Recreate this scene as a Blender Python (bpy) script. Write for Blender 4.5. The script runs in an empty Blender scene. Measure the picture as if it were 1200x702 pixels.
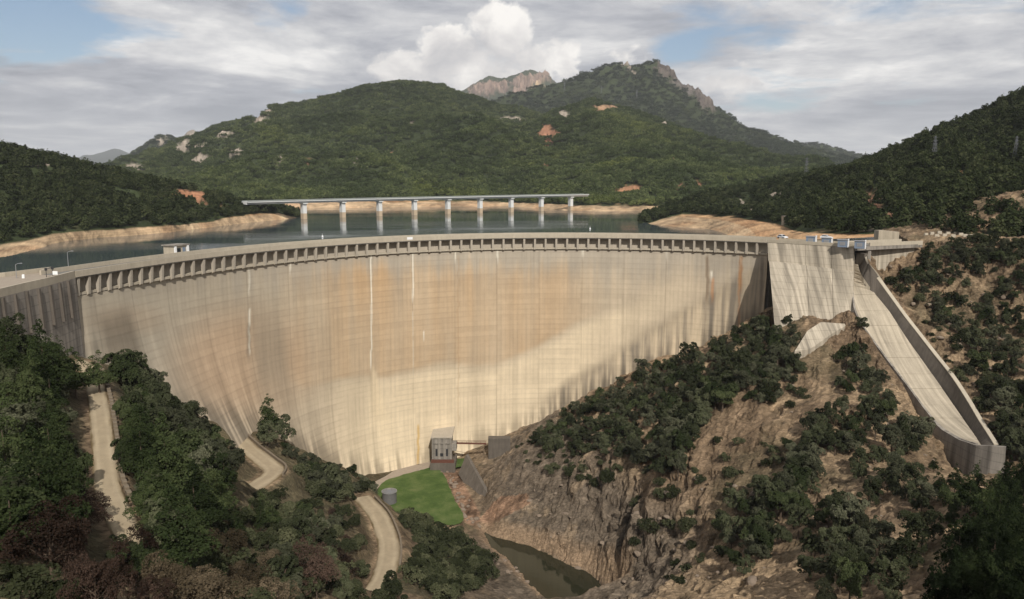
import bpy, bmesh, math, random
import numpy as np
from mathutils import Vector, Matrix
random.seed(7)
RNG = np.random.default_rng(7)
scene = bpy.context.scene
C = scene.collection

# ------------------------------------------------------------------ camera
HCAM = 21.5                       # metres above the crest road (z = 0)
FPX = 900.0                       # focal length in pixels of the 1200 px wide photograph
PITCH = math.atan((337.5 - 211.0) / FPX)
cam = bpy.data.cameras.new('camera')
cam.sensor_width = 36.0
cam.lens = FPX / 1200.0 * 36.0
cam.shift_y = -13.5 / 1200.0
cam.clip_start = 1.0
cam.clip_end = 60000.0
camo = bpy.data.objects.new('camera', cam)
C.objects.link(camo)
camo.location = (0, 0, HCAM)
camo.rotation_euler = (math.pi / 2 - PITCH, 0, 0)
scene.camera = camo

# ------------------------------------------------------------------ light, sky, exposure
SUN_EL = math.radians(40)
SUN_AZ = math.radians(13)         # to the right of straight behind the camera
sdir = Vector((math.sin(SUN_AZ) * math.cos(SUN_EL), -math.cos(SUN_AZ) * math.cos(SUN_EL), math.sin(SUN_EL)))
sl = bpy.data.lights.new('sun', 'SUN')
sl.energy = 3.4
sl.angle = math.radians(0.6)
sl.color = (1.0, 0.95, 0.88)
so = bpy.data.objects.new('sun', sl)
so.rotation_euler = sdir.to_track_quat('Z', 'Y').to_euler()
so.location = (200, -300, 400)
C.objects.link(so)
scene.view_settings.view_transform = 'Standard'
scene.view_settings.look = 'None'
scene.view_settings.exposure = 0.32
scene.view_settings.gamma = 1.0
scene.view_settings.use_curve_mapping = False


def pdir(px, py):
    """direction in the world of a point of the photograph"""
    a = (px - 600) / FPX
    b = -(py - 337.5) / FPX
    v = Vector((a, math.cos(PITCH) + b * math.sin(PITCH), -math.sin(PITCH) + b * math.cos(PITCH)))
    return v.normalized()


class NT:
    """small helper to write node trees"""
    def __init__(s, tree):
        s.t = tree
        s.n = tree.nodes
        s.l = tree.links

    def add(s, typ, ins=None, **props):
        nd = s.n.new(typ)
        for k, v in props.items():
            setattr(nd, k, v)
        for k, v in (ins or {}).items():
            s.set(nd, k, v)
        return nd

    def set(s, nd, k, v):
        sock = nd.inputs[k]
        if hasattr(v, 'is_output'):
            s.l.new(v, sock)
        elif isinstance(v, bpy.types.Node):
            s.l.new(v.outputs[0], sock)
        else:
            sock.default_value = v

    def math(s, op, a, b=0.0, c=0.0, clamp=False):
        return s.add('ShaderNodeMath', {0: a, 1: b, 2: c}, operation=op, use_clamp=clamp).outputs[0]

    def noise(s, vec, scale, detail=4.0, rough=0.5, dist=0.0):
        return s.add('ShaderNodeTexNoise', {'Vector': vec, 'Scale': scale, 'Detail': detail,
                                            'Roughness': rough, 'Distortion': dist}).outputs[0]

    def ramp(s, fac, stops):
        nd = s.add('ShaderNodeValToRGB', {'Fac': fac})
        el = nd.color_ramp.elements
        while len(el) > len(stops):
            el.remove(el[-1])
        while len(el) < len(stops):
            el.new(0.5)
        for e, (p, c) in zip(el, stops):
            e.position = p
            e.color = (c[0], c[1], c[2], 1) if not isinstance(c, float) else (c, c, c, 1)
        return nd.outputs[0]

    def mix(s, fac, a, b, blend='MIX'):
        nd = s.add('ShaderNodeMix', data_type='RGBA', blend_type=blend)
        s.set(nd, 0, fac)
        s.set(nd, 6, a)
        s.set(nd, 7, b)
        return nd.outputs[2]


def make_world():
    w = bpy.data.worlds.new('World')
    scene.world = w
    w.use_nodes = True
    w.node_tree.nodes.clear()
    N = NT(w.node_tree)
    sky = N.add('ShaderNodeTexSky', sky_type='NISHITA', sun_disc=False, sun_elevation=SUN_EL,
                sun_rotation=math.pi - SUN_AZ, altitude=650.0, dust_density=1.5)
    skyc = N.mix(1.0, sky.outputs[0], (0.075, 0.075, 0.075, 1), 'MULTIPLY')
    tc = N.add('ShaderNodeTexCoord')
    nrm = N.add('ShaderNodeVectorMath', {0: tc.outputs['Generated']}, operation='NORMALIZE').outputs[0]
    sp = N.add('ShaderNodeSeparateXYZ', {0: nrm})
    zz = N.math('ADD', N.math('MAXIMUM', sp.outputs[2], 0.0), 0.11)
    cx = N.math('DIVIDE', sp.outputs[0], zz)
    cy = N.math('DIVIDE', sp.outputs[1], zz)
    pv = N.add('ShaderNodeCombineXYZ', {0: cx, 1: cy, 2: 0.0}).outputs[0]
    # broad layer of stratocumulus
    n1 = N.noise(pv, 0.62, 11.0, 0.60, 0.35)
    n2 = N.noise(pv, 2.1, 7.0, 0.6, 0.6)
    cov = N.math('ADD', N.math('MULTIPLY', n1, 0.68), N.math('MULTIPLY', n2, 0.32))

    def blob(px, py, rad, amp, sy=1.0):
        d = pdir(px, py)
        dx = N.math('SUBTRACT', sp.outputs[0], d.x)
        dz = N.math('DIVIDE', N.math('SUBTRACT', sp.outputs[2], d.z), sy)
        q = N.math('ADD', N.math('MULTIPLY', dx, dx), N.math('MULTIPLY', dz, dz))
        e = N.math('POWER', 2.718, N.math('MULTIPLY', q, -1.0 / (rad * rad)))
        front = N.math('GREATER_THAN', sp.outputs[1], 0.0)
        return N.math('MULTIPLY', N.math('MULTIPLY', e, amp), front)
    # where the cover is thinner or thicker
    for b in ((5, 15, 0.09, -0.26, 0.5), (345, 14, 0.05, -0.15, 0.5), (372, 106, 0.06, -0.10, 0.3), (870, 42, 0.06, -0.09, 0.3),
              (545, 22, 0.04, -0.12, 0.5), (1040, 12, 0.05, -0.08, 0.3), (1050, 125, 0.06, -0.08, 0.4), (930, 130, 0.06, -0.09, 0.4),
              (795, 62, 0.035, -0.12, 0.5), (560, 60, 0.2, 0.10, 0.5)):
        cov = N.math('ADD', cov, blob(*b))
    cmask = N.ramp(cov, [(0.355, 0.0), (0.45, 1.0)])
    # light and dark of the cloud bodies
    pv2 = N.add('ShaderNodeVectorMath', {0: pv, 1: (0.18, -0.3, 0.0)}, operation='ADD').outputs[0]
    s1 = N.noise(pv2, 0.85, 11.0, 0.63, 0.4)
    lum = N.math('ADD', N.math('MULTIPLY', s1, 0.75), N.math('MULTIPLY', N.noise(pv, 3.1, 6.0, 0.6, 0.3), 0.25))
    lum = N.math('ADD', lum, blob(170, 105, 0.24, -0.13, 0.16))
    lum = N.math('ADD', lum, blob(250, 132, 0.1, -0.06, 0.12))
    lum = N.math('ADD', lum, blob(290, 72, 0.09, 0.14, 0.3))
    lum = N.math('ADD', lum, blob(960, 140, 0.1, -0.05, 0.2))
    ccol = N.ramp(lum, [(0.34, (0.23, 0.245, 0.285)), (0.45, (0.37, 0.38, 0.415)), (0.54, (0.55, 0.55, 0.56)), (0.64, (0.80, 0.785, 0.765))])
    col = N.mix(cmask, skyc, ccol)
    # the cumulus heads behind the middle mountain
    gv = N.add('ShaderNodeCombineXYZ', {0: N.math('MULTIPLY', sp.outputs[0], 1.0), 1: 0.0, 2: N.math('MULTIPLY', sp.outputs[2], 1.35)}).outputs[0]
    vo = N.add('ShaderNodeTexVoronoi', {'Vector': N.add('ShaderNodeVectorMath', {0: gv, 1: N.add('ShaderNodeTexNoise', {'Vector': gv, 'Scale': 9.0, 'Detail': 5.0}).outputs['Color']}, operation='ADD').outputs[0],
                                        'Scale': 11.0}, feature='SMOOTH_F1').outputs['Distance']
    base = None
    for b in ((470, 82, 0.055, 1.0, 0.55), (530, 65, 0.06, 1.0, 0.7), (590, 35, 0.055, 1.0, 0.75), (640, 70, 0.065, 0.85, 0.6), (560, 95, 0.13, 0.8, 0.3), (730, 66, 0.07, 0.6, 0.35), (860, 95, 0.07, 0.62, 0.6)):
        v = blob(*b)
        base = v if base is None else N.math('MAXIMUM', base, v)
    cum = N.math('ADD', base, N.math('MULTIPLY', N.math('SUBTRACT', N.noise(gv, 17.0, 9.0, 0.62), 0.5), 1.15))
    cum = N.math('SUBTRACT', cum, N.math('MULTIPLY', vo, 0.35))
    cm = N.ramp(cum, [(0.36, 0.0), (0.52, 1.0)])
    sh = N.math('ADD', N.math('MULTIPLY', N.noise(gv, 13.0, 8.0, 0.55, 0.3), 0.9), N.math('MULTIPLY', N.math('SUBTRACT', sp.outputs[2], pdir(560, 75).z), 1.6))
    cumc = N.ramp(sh, [(0.30, (0.42, 0.42, 0.44)), (0.45, (0.62, 0.60, 0.59)), (0.60, (0.86, 0.83, 0.79))])
    col = N.mix(cm, col, cumc)
    # pale air low over the horizon
    hz = N.ramp(sp.outputs[2], [(0.0, 1.0), (0.12, 0.0)])
    hz = N.math('MULTIPLY', hz, 0.5)
    col = N.mix(hz, col, (0.47, 0.49, 0.52, 1))
    bg = N.add('ShaderNodeBackground', {'Color': col, 'Strength': 1.0})
    out = N.add('ShaderNodeOutputWorld')
    N.l.new(bg.outputs[0], out.inputs[0])


make_world()

# ------------------------------------------------------------------ projection helpers
CP, SP_ = math.cos(PITCH), math.sin(PITCH)


def U(px, py, Y):
    """the world point seen at a pixel, given its distance Y north of the camera"""
    a = (px - 600) / FPX
    b = -(py - 337.5) / FPX
    t = Y / (CP + b * SP_)
    return (t * a, Y, HCAM + t * (-SP_ + b * CP))


def UZ(px, py, z):
    """the world point seen at a pixel, given its height"""
    a = (px - 600) / FPX
    b = -(py - 337.5) / FPX
    t = (z - HCAM) / (-SP_ + b * CP)
    return (t * a, t * (CP + b * SP_), z)


def project(P):
    P = np.asarray(P, float)
    X, Y, Z = P[..., 0], P[..., 1], P[..., 2] - HCAM
    d = np.maximum(Y * CP - Z * SP_, 1e-3)
    return 600 + FPX * X / d, 337.5 - FPX * (Z * CP + Y * SP_) / d


def inpoly(x, y, poly):
    x = np.asarray(x, float)
    y = np.asarray(y, float)
    r = np.zeros(x.shape, bool)
    n = len(poly)
    for i in range(n):
        x1, y1 = poly[i]
        x2, y2 = poly[(i + 1) % n]
        if y1 == y2:
            continue
        c = ((y1 > y) != (y2 > y)) & (x < (x2 - x1) * (y - y1) / (y2 - y1) + x1)
        r ^= c
    return r


# ------------------------------------------------------------------ numpy noise
def _h(ix, iy, seed):
    a = (ix.astype(np.int64) * 374761393 + iy.astype(np.int64) * 668265263 + seed * 1442695041) & 0xffffffff
    a = ((a ^ (a >> 13)) * 1274126177) & 0xffffffff
    a = (a ^ (a >> 16)) & 0xffffffff
    return a / 4294967295.0


def vnoise(x, y, seed=0):
    ix = np.floor(x)
    iy = np.floor(y)
    fx = x - ix
    fy = y - iy
    fx = fx * fx * fx * (fx * (fx * 6 - 15) + 10)
    fy = fy * fy * fy * (fy * (fy * 6 - 15) + 10)
    a = _h(ix, iy, seed)
    b = _h(ix + 1, iy, seed)
    c = _h(ix, iy + 1, seed)
    d = _h(ix + 1, iy + 1, seed)
    return (a + (b - a) * fx + (c - a) * fy + (a - b - c + d) * fx * fy) * 2 - 1


def fbm(x, y, oct=4, seed=0, gain=0.5, ridged=False):
    s = np.zeros(np.broadcast(x, y).shape)
    amp = 1.0
    tot = 0
    for o in range(oct):
        ang = 0.6 * o + 0.3
        xx = (x * math.cos(ang) - y * math.sin(ang)) * 2 ** o + 13.7 * o
        yy = (x * math.sin(ang) + y * math.cos(ang)) * 2 ** o - 7.1 * o
        n = vnoise(xx, yy, seed + o * 17)
        if ridged:
            n = 1 - 2 * np.abs(n)
        s += amp * n
        tot += amp
        amp *= gain
    return s / tot


def cell(x, y, seed=0):
    ix = np.floor(x)
    iy = np.floor(y)
    best = np.full(x.shape, 9.0)
    sec = np.full(x.shape, 9.0)
    val = np.zeros(x.shape)
    for dx in (-1, 0, 1):
        for dy in (-1, 0, 1):
            cx, cy = ix + dx, iy + dy
            d = np.hypot(cx + _h(cx, cy, seed) - x, cy + _h(cx, cy, seed + 5) - y)
            m = d < best
            sec = np.where(m, best, np.minimum(sec, d))
            val = np.where(m, _h(cx, cy, seed + 9), val)
            best = np.where(m, d, best)
    return best, sec - best, val


def smooth(a, b, x):
    t = np.clip((x - a) / (b - a), 0, 1)
    return t * t * (3 - 2 * t)


def srgb(r, g, b, k=1.0):
    def f(c):
        c /= 255.0
        return (c / 12.92 if c <= 0.04045 else ((c + 0.055) / 1.055) ** 2.4) * k
    return np.array((f(r), f(g), f(b)))


# ------------------------------------------------------------------ mesh helpers
def mesh_np(name, verts, faces, mats=(), matidx=None, cols=None, shade=False, uv=None):
    """verts (n,3), faces list of arrays (m,3|4)"""
    me = bpy.data.meshes.new(name)
    verts = np.asarray(verts, np.float32)
    if not isinstance(faces, (list, tuple)):
        faces = [faces]
    faces = [np.asarray(f, np.int32) for f in faces if len(f)]
    me.vertices.add(len(verts))
    me.vertices.foreach_set('co', verts.ravel())
    loops = np.concatenate([f.ravel() for f in faces])
    me.loops.add(len(loops))
    me.loops.foreach_set('vertex_index', loops)
    tot = np.concatenate([np.full(len(f), f.shape[1], np.int32) for f in faces])
    st = np.concatenate([[0], np.cumsum(tot)[:-1]]).astype(np.int32)
    me.polygons.add(len(tot))
    me.polygons.foreach_set('loop_start', st)
    if matidx is not None:
        me.polygons.foreach_set('material_index', np.asarray(matidx, np.int32))
    me.polygons.foreach_set('use_smooth', np.full(len(tot), bool(shade)))
    for m in mats:
        me.materials.append(m)
    if cols is not None:
        cols = np.asarray(cols, np.float32)
        if cols.shape[1] == 3:
            cols = np.c_[cols, np.ones(len(cols), np.float32)]
        at = me.attributes.new('Col', 'FLOAT_COLOR', 'POINT')
        at.data.foreach_set('color', cols.astype(np.float32).ravel())
    me.update(calc_edges=True)
    me.validate()
    return me


def obj(name, me, parent=None, loc=None):
    o = bpy.data.objects.new(name, me)
    C.objects.link(o)
    if parent is not None:
        o.parent = parent
    if loc is not None:
        o.location = loc
    return o


def tag(o, label=None, cat=None, group=None, kind=None):
    if label:
        o['label'] = label
    if cat:
        o['category'] = cat
    if group:
        o['group'] = group
    if kind:
        o['kind'] = kind
    return o


def thing(name, label, cat, loc=(0, 0, 0), rz=0.0, group=None):
    o = bpy.data.objects.new(name, None)
    o.empty_display_size = 0.5
    C.objects.link(o)
    o.location = loc
    o.rotation_euler = (0, 0, rz)
    return tag(o, label, cat, group)


def copy_tree(o, loc=None, rz=None, scale=None, label=None):
    c = o.copy()
    C.objects.link(c)
    if loc is not None:
        c.location = loc
    if rz is not None:
        c.rotation_euler = (0, 0, rz)
    if scale is not None:
        c.scale = scale
    if label:
        c['label'] = label
    for ch in list(o.children):
        d = ch.copy()
        C.objects.link(d)
        d.parent = c
        for g in list(ch.children):
            e = g.copy()
            C.objects.link(e)
            e.parent = d
    return c


class MB:
    """collects simple solids into one mesh"""
    def __init__(s):
        s.v = []
        s.f = []

    def add(s, v, f):
        k = len(s.v)
        s.v += [tuple(p) for p in v]
        s.f += [tuple(i + k for i in q) for q in f]
        return s

    def hexa(s, p):
        """8 points: bottom ring then top ring"""
        return s.add(p, [(3, 2, 1, 0), (4, 5, 6, 7), (0, 1, 5, 4), (1, 2, 6, 5), (2, 3, 7, 6), (3, 0, 4, 7)])

    def box(s, x0, x1, y0, y1, z0, z1):
        return s.hexa([(x0, y0, z0), (x1, y0, z0), (x1, y1, z0), (x0, y1, z0), (x0, y0, z1), (x1, y0, z1), (x1, y1, z1), (x0, y1, z1)])

    def bar(s, a, b, w, h=None, up=(0, 0, 1)):
        a, b = Vector(a), Vector(b)
        h = h or w
        d = (b - a).normalized()
        u = Vector(up)
        if abs(d.dot(u)) > 0.95:
            u = Vector((1, 0, 0))
        r = d.cross(u).normalized() * (w / 2)
        t = r.cross(d).normalized() * (h / 2)
        return s.hexa([a - r - t, a + r - t, a + r + t, a - r + t, b - r - t, b + r - t, b + r + t, b - r + t])

    def tube(s, pts, rad, n=8, cap=True):
        rings = []
        k = len(s.v)
        pts = [Vector(p) for p in pts]
        if not hasattr(rad, '__len__'):
            rad = [rad] * len(pts)
        for i, p in enumerate(pts):
            d = (pts[min(i + 1, len(pts) - 1)] - pts[max(i - 1, 0)]).normalized()
            u = Vector((0, 0, 1)) if abs(d.z) < 0.9 else Vector((1, 0, 0))
            r = d.cross(u).normalized()
            t = r.cross(d).normalized()
            for j in range(n):
                a = 2 * math.pi * j / n
                s.v.append(tuple(p + (r * math.cos(a) + t * math.sin(a)) * rad[i]))
        for i in range(len(pts) - 1):
            for j in range(n):
                s.f.append((k + i * n + j, k + i * n + (j + 1) % n, k + (i + 1) * n + (j + 1) % n, k + (i + 1) * n + j))
        if cap:
            s.f.append(tuple(k + j for j in range(n)))
            m = k + (len(pts) - 1) * n
            s.f.append(tuple(m + n - 1 - j for j in range(n)))
        return s

    def me(s, name, m, shade=False, bevel=0.0):
        me = bpy.data.meshes.new(name)
        me.from_pydata(s.v, [], s.f)
        bm = bmesh.new()
        bm.from_mesh(me)
        bmesh.ops.recalc_face_normals(bm, faces=bm.faces)
        if bevel > 0:
            bmesh.ops.bevel(bm, geom=list(bm.edges), offset=bevel, segments=1, affect='EDGES')
        bm.to_mesh(me)
        bm.free()
        me.materials.append(m)
        if shade:
            me.polygons.foreach_set('use_smooth', [True] * len(me.polygons))
        me.update()
        return me

    def build(s, name, m, parent=None, shade=False, bevel=0.0, loc=None):
        return obj(name, s.me(name, m, shade, bevel), parent, loc)


def resample(poly, n):
    P = np.asarray(poly, float)
    d = np.r_[0, np.cumsum(np.linalg.norm(np.diff(P, axis=0), axis=1))]
    t = np.linspace(0, d[-1], n)
    return np.stack([np.interp(t, d, P[:, k]) for k in range(P.shape[1])], 1)


def catmull(poly, n, d=None):
    P = np.asarray(poly, float)
    if d is None:
        d = np.r_[0, np.cumsum(np.linalg.norm(np.diff(P, axis=0), axis=1))]
    tan = np.gradient(P, d, axis=0) if len(P) > 2 else np.repeat(((P[1] - P[0]) / d[-1])[None], 2, 0)
    t = np.linspace(0, d[-1], n)
    i = np.clip(np.searchsorted(d, t, side='right') - 1, 0, len(d) - 2)
    h = (d[i + 1] - d[i])[:, None]
    u = ((t - d[i]) / (d[i + 1] - d[i]))[:, None]
    return ((2 * u ** 3 - 3 * u ** 2 + 1) * P[i] + (u ** 3 - 2 * u ** 2 + u) * h * tan[i] + (-2 * u ** 3 + 3 * u ** 2) * P[i + 1] + (u ** 3 - u ** 2) * h * tan[i + 1])


def gridfaces(nr, nc):
    i = np.arange(nr - 1)[:, None]
    j = np.arange(nc - 1)[None]
    a = i * nc + j
    return np.stack([a, a + 1, a + nc + 1, a + nc], -1).reshape(-1, 4)


# ------------------------------------------------------------------ materials
def mat_base(name):
    m = bpy.data.materials.new(name)
    m.use_nodes = True
    m.node_tree.nodes.clear()
    return m, NT(m.node_tree)


def finish(N, col, rough=0.9, bump=None, bstr=0.3, bdist=0.2, spec=0.2):
    b = N.add('ShaderNodeBsdfPrincipled', {'Base Color': col, 'Roughness': rough, 'Specular IOR Level': spec})
    if bump is not None:
        bp = N.add('ShaderNodeBump', {'Height': bump, 'Strength': bstr, 'Distance': bdist})
        N.l.new(bp.outputs[0], b.inputs['Normal'])
    o = N.add('ShaderNodeOutputMaterial')
    N.l.new(b.outputs[0], o.inputs[0])


def mat_plain(name, col, rough=0.8, var=0.15, scale=2.0, metal=0.0, bdist=0.03):
    m, N = mat_base(name)
    tc = N.add('ShaderNodeTexCoord').outputs['Object']
    n = N.noise(tc, scale, 6.0, 0.6)
    f = N.math('ADD', N.math('MULTIPLY', n, 2 * var), 1 - var)
    c = N.mix(1.0, (*col, 1), N.add('ShaderNodeCombineColor', {0: f, 1: f, 2: f}).outputs[0], 'MULTIPLY')
    b = N.add('ShaderNodeBsdfPrincipled', {'Base Color': c, 'Roughness': rough, 'Metallic': metal, 'Specular IOR Level': 0.25})
    bp = N.add('ShaderNodeBump', {'Height': n, 'Strength': 0.3, 'Distance': bdist})
    N.l.new(bp.outputs[0], b.inputs['Normal'])
    o = N.add('ShaderNodeOutputMaterial')
    N.l.new(b.outputs[0], o.inputs[0])
    return m


def mat_concrete(name, col, streak=0.35, var=0.25, lift=0.0, fine=0.25, ys=1.0):
    """weathered concrete with rain streaks that run down"""
    m, N = mat_base(name)
    tc = N.add('ShaderNodeNewGeometry').outputs['Position']
    mp = N.add('ShaderNodeMapping', {'Vector': tc, 'Scale': (1.0, ys, 0.06 if ys == 1 else 0.025)}).outputs[0]
    n1 = N.noise(mp, 1.1, 6.0, 0.65)
    n2 = N.noise(tc, 0.35, 6.0, 0.6)
    n3 = N.noise(tc, 3.0, 5.0, 0.6)
    f = N.math('ADD', N.math('MULTIPLY', N.math('SUBTRACT', n1, 0.5), 2 * streak), N.math('MULTIPLY', N.math('SUBTRACT', n2, 0.5), 2 * var))
    f = N.math('ADD', f, N.math('MULTIPLY', N.math('SUBTRACT', n3, 0.5), fine))
    f = N.math('ADD', f, 1.0)
    if lift > 0:                                  # casting lifts: a thin dirty line every two metres
        zc = N.add('ShaderNodeSeparateXYZ', {0: tc}).outputs[2]
        ln_ = N.math('LESS_THAN', N.math('FRACT', N.math('MULTIPLY', N.math('ADD', zc, N.math('MULTIPLY', n3, 0.04)), 0.5)), 0.10)
        f = N.math('MULTIPLY', f, N.math('SUBTRACT', 1.0, N.math('MULTIPLY', N.math('MULTIPLY', ln_, n2), lift * 2)))
        n5 = N.noise(N.add('ShaderNodeMapping', {'Vector': tc, 'Scale': (1.0, ys, 0.03)}).outputs[0], 0.45, 4.0, 0.6)
        f = N.math('MULTIPLY', f, N.ramp(n5, [(0.38, 0.62), (0.5, 1.0), (0.62, 1.12)]))
    c = N.mix(1.0, (*col, 1), N.add('ShaderNodeCombineColor', {0: f, 1: f, 2: f}).outputs[0], 'MULTIPLY')
    finish(N, c, 0.92, n3, 0.25, 0.03)
    return m


def mat_vcol(name, nscale=0.8, var=0.3, bscale=1.2, bdist=0.5, bstr=0.6, fine=6.0, cracks=False):
    m, N = mat_base(name)
    at = N.add('ShaderNodeAttribute', attribute_name='Col')
    tc = N.add('ShaderNodeNewGeometry').outputs['Position']
    n1 = N.noise(tc, nscale, 8.0, 0.65)
    n2 = N.noise(tc, fine, 4.0, 0.6)
    f = N.math('ADD', N.math('MULTIPLY', N.math('SUBTRACT', n1, 0.5), 2 * var), 1.0)
    f = N.math('ADD', f, N.math('MULTIPLY', N.math('SUBTRACT', n2, 0.5), var))
    c = N.mix(1.0, at.outputs['Color'], N.add('ShaderNodeCombineColor', {0: f, 1: f, 2: f}).outputs[0], 'MULTIPLY')
    h = N.noise(tc, bscale, 9.0, 0.65)
    if cracks:
        wp = N.add('ShaderNodeVectorMath', {0: tc, 1: N.add('ShaderNodeTexNoise', {'Vector': tc, 'Scale': 0.8, 'Detail': 4.0}).outputs['Color']}, operation='ADD').outputs[0]
        vm = N.add('ShaderNodeMapping', {'Vector': wp, 'Rotation': (0.3, 0.5, 0.6), 'Scale': (0.35, 1.0, 1.0)}).outputs[0]
        ve = N.add('ShaderNodeTexVoronoi', {'Vector': vm, 'Scale': 0.9}, feature='DISTANCE_TO_EDGE').outputs['Distance']
        vc = N.add('ShaderNodeTexVoronoi', {'Vector': vm, 'Scale': 2.2}, feature='F1')
        k = N.ramp(ve, [(0.0, 0.7), (0.06, 1.0)])
        c = N.mix(1.0, c, k, 'MULTIPLY')
        vg = N.add('ShaderNodeSeparateColor', {0: vc.outputs['Color']}).outputs[0]
        vr = N.math('ADD', N.math('MULTIPLY', vg, 0.5), 0.75)
        c = N.mix(1.0, c, N.add('ShaderNodeCombineColor', {0: vr, 1: vr, 2: vr}).outputs[0], 'MULTIPLY')
        h = N.math('ADD', h, N.math('MULTIPLY', vg, 0.35))
    finish(N, c, 0.95, h, bstr, bdist, 0.1)
    return m


def mat_leaf(name, cols, objvar=0.6, patches=False):
    """foliage: colour changes from leaf clump to leaf clump and from tree to tree"""
    m, N = mat_base(name)
    at = N.add('ShaderNodeAttribute', attribute_name='Col')
    oi = N.add('ShaderNodeObjectInfo')
    sp = N.add('ShaderNodeSeparateColor', {0: at.outputs['Color']})
    c = N.ramp(N.math('ADD', N.math('MULTIPLY', sp.outputs[0], 0.55), N.math('MULTIPLY', oi.outputs['Random'], 0.45)), cols)
    f = N.math('ADD', N.math('MULTIPLY', oi.outputs['Random'], objvar), 1 - objvar / 2)
    c = N.mix(1.0, c, N.add('ShaderNodeCombineColor', {0: f, 1: f, 2: f}).outputs[0], 'MULTIPLY')
    if patches:                                   # broad light and dark patches painted like cloud shadow
        ps = N.add('ShaderNodeNewGeometry').outputs['Position']
        pn = N.ramp(N.noise(ps, 0.006, 5.0, 0.6), [(0.38, (0.62, 0.66, 0.66)), (0.52, (1.0, 1.0, 1.0)), (0.66, (1.35, 1.28, 1.0))])
        c = N.mix(1.0, c, pn, 'MULTIPLY')
    d = N.add('ShaderNodeBsdfDiffuse', {'Color': c, 'Roughness': 0.5})
    t = N.add('ShaderNodeBsdfTranslucent', {'Color': c})
    mx = N.add('ShaderNodeMixShader', {0: 0.22})
    N.l.new(d.outputs[0], mx.inputs[1])
    N.l.new(t.outputs[0], mx.inputs[2])
    o = N.add('ShaderNodeOutputMaterial')
    N.l.new(mx.outputs[0], o.inputs[0])
    return m


def mat_water(name, col, wscale, wstr, rough=0.06):
    m, N = mat_base(name)
    tc = N.add('ShaderNodeNewGeometry').outputs['Position']
    mp = N.add('ShaderNodeMapping', {'Vector': tc, 'Scale': (0.35, 1.0, 1.0)}).outputs[0]
    n1 = N.noise(mp, wscale, 5.0, 0.55)
    mp2 = N.add('ShaderNodeMapping', {'Vector': tc, 'Scale': (0.006, 0.02, 1.0)}).outputs[0]
    n2 = N.ramp(N.noise(mp2, 1.0, 4.0, 0.55), [(0.40, 0.25), (0.62, 1.0)])
    b = N.add('ShaderNodeBsdfPrincipled', {'Base Color': (*col, 1), 'Roughness': N.math('MULTIPLY', n2, rough * 2), 'IOR': 1.33, 'Specular IOR Level': 0.5})
    bp = N.add('ShaderNodeBump', {'Height': N.math('MULTIPLY', n1, n2), 'Strength': wstr, 'Distance': 0.15})
    N.l.new(bp.outputs[0], b.inputs['Normal'])
    o = N.add('ShaderNodeOutputMaterial')
    N.l.new(b.outputs[0], o.inputs[0])
    return m


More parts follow.
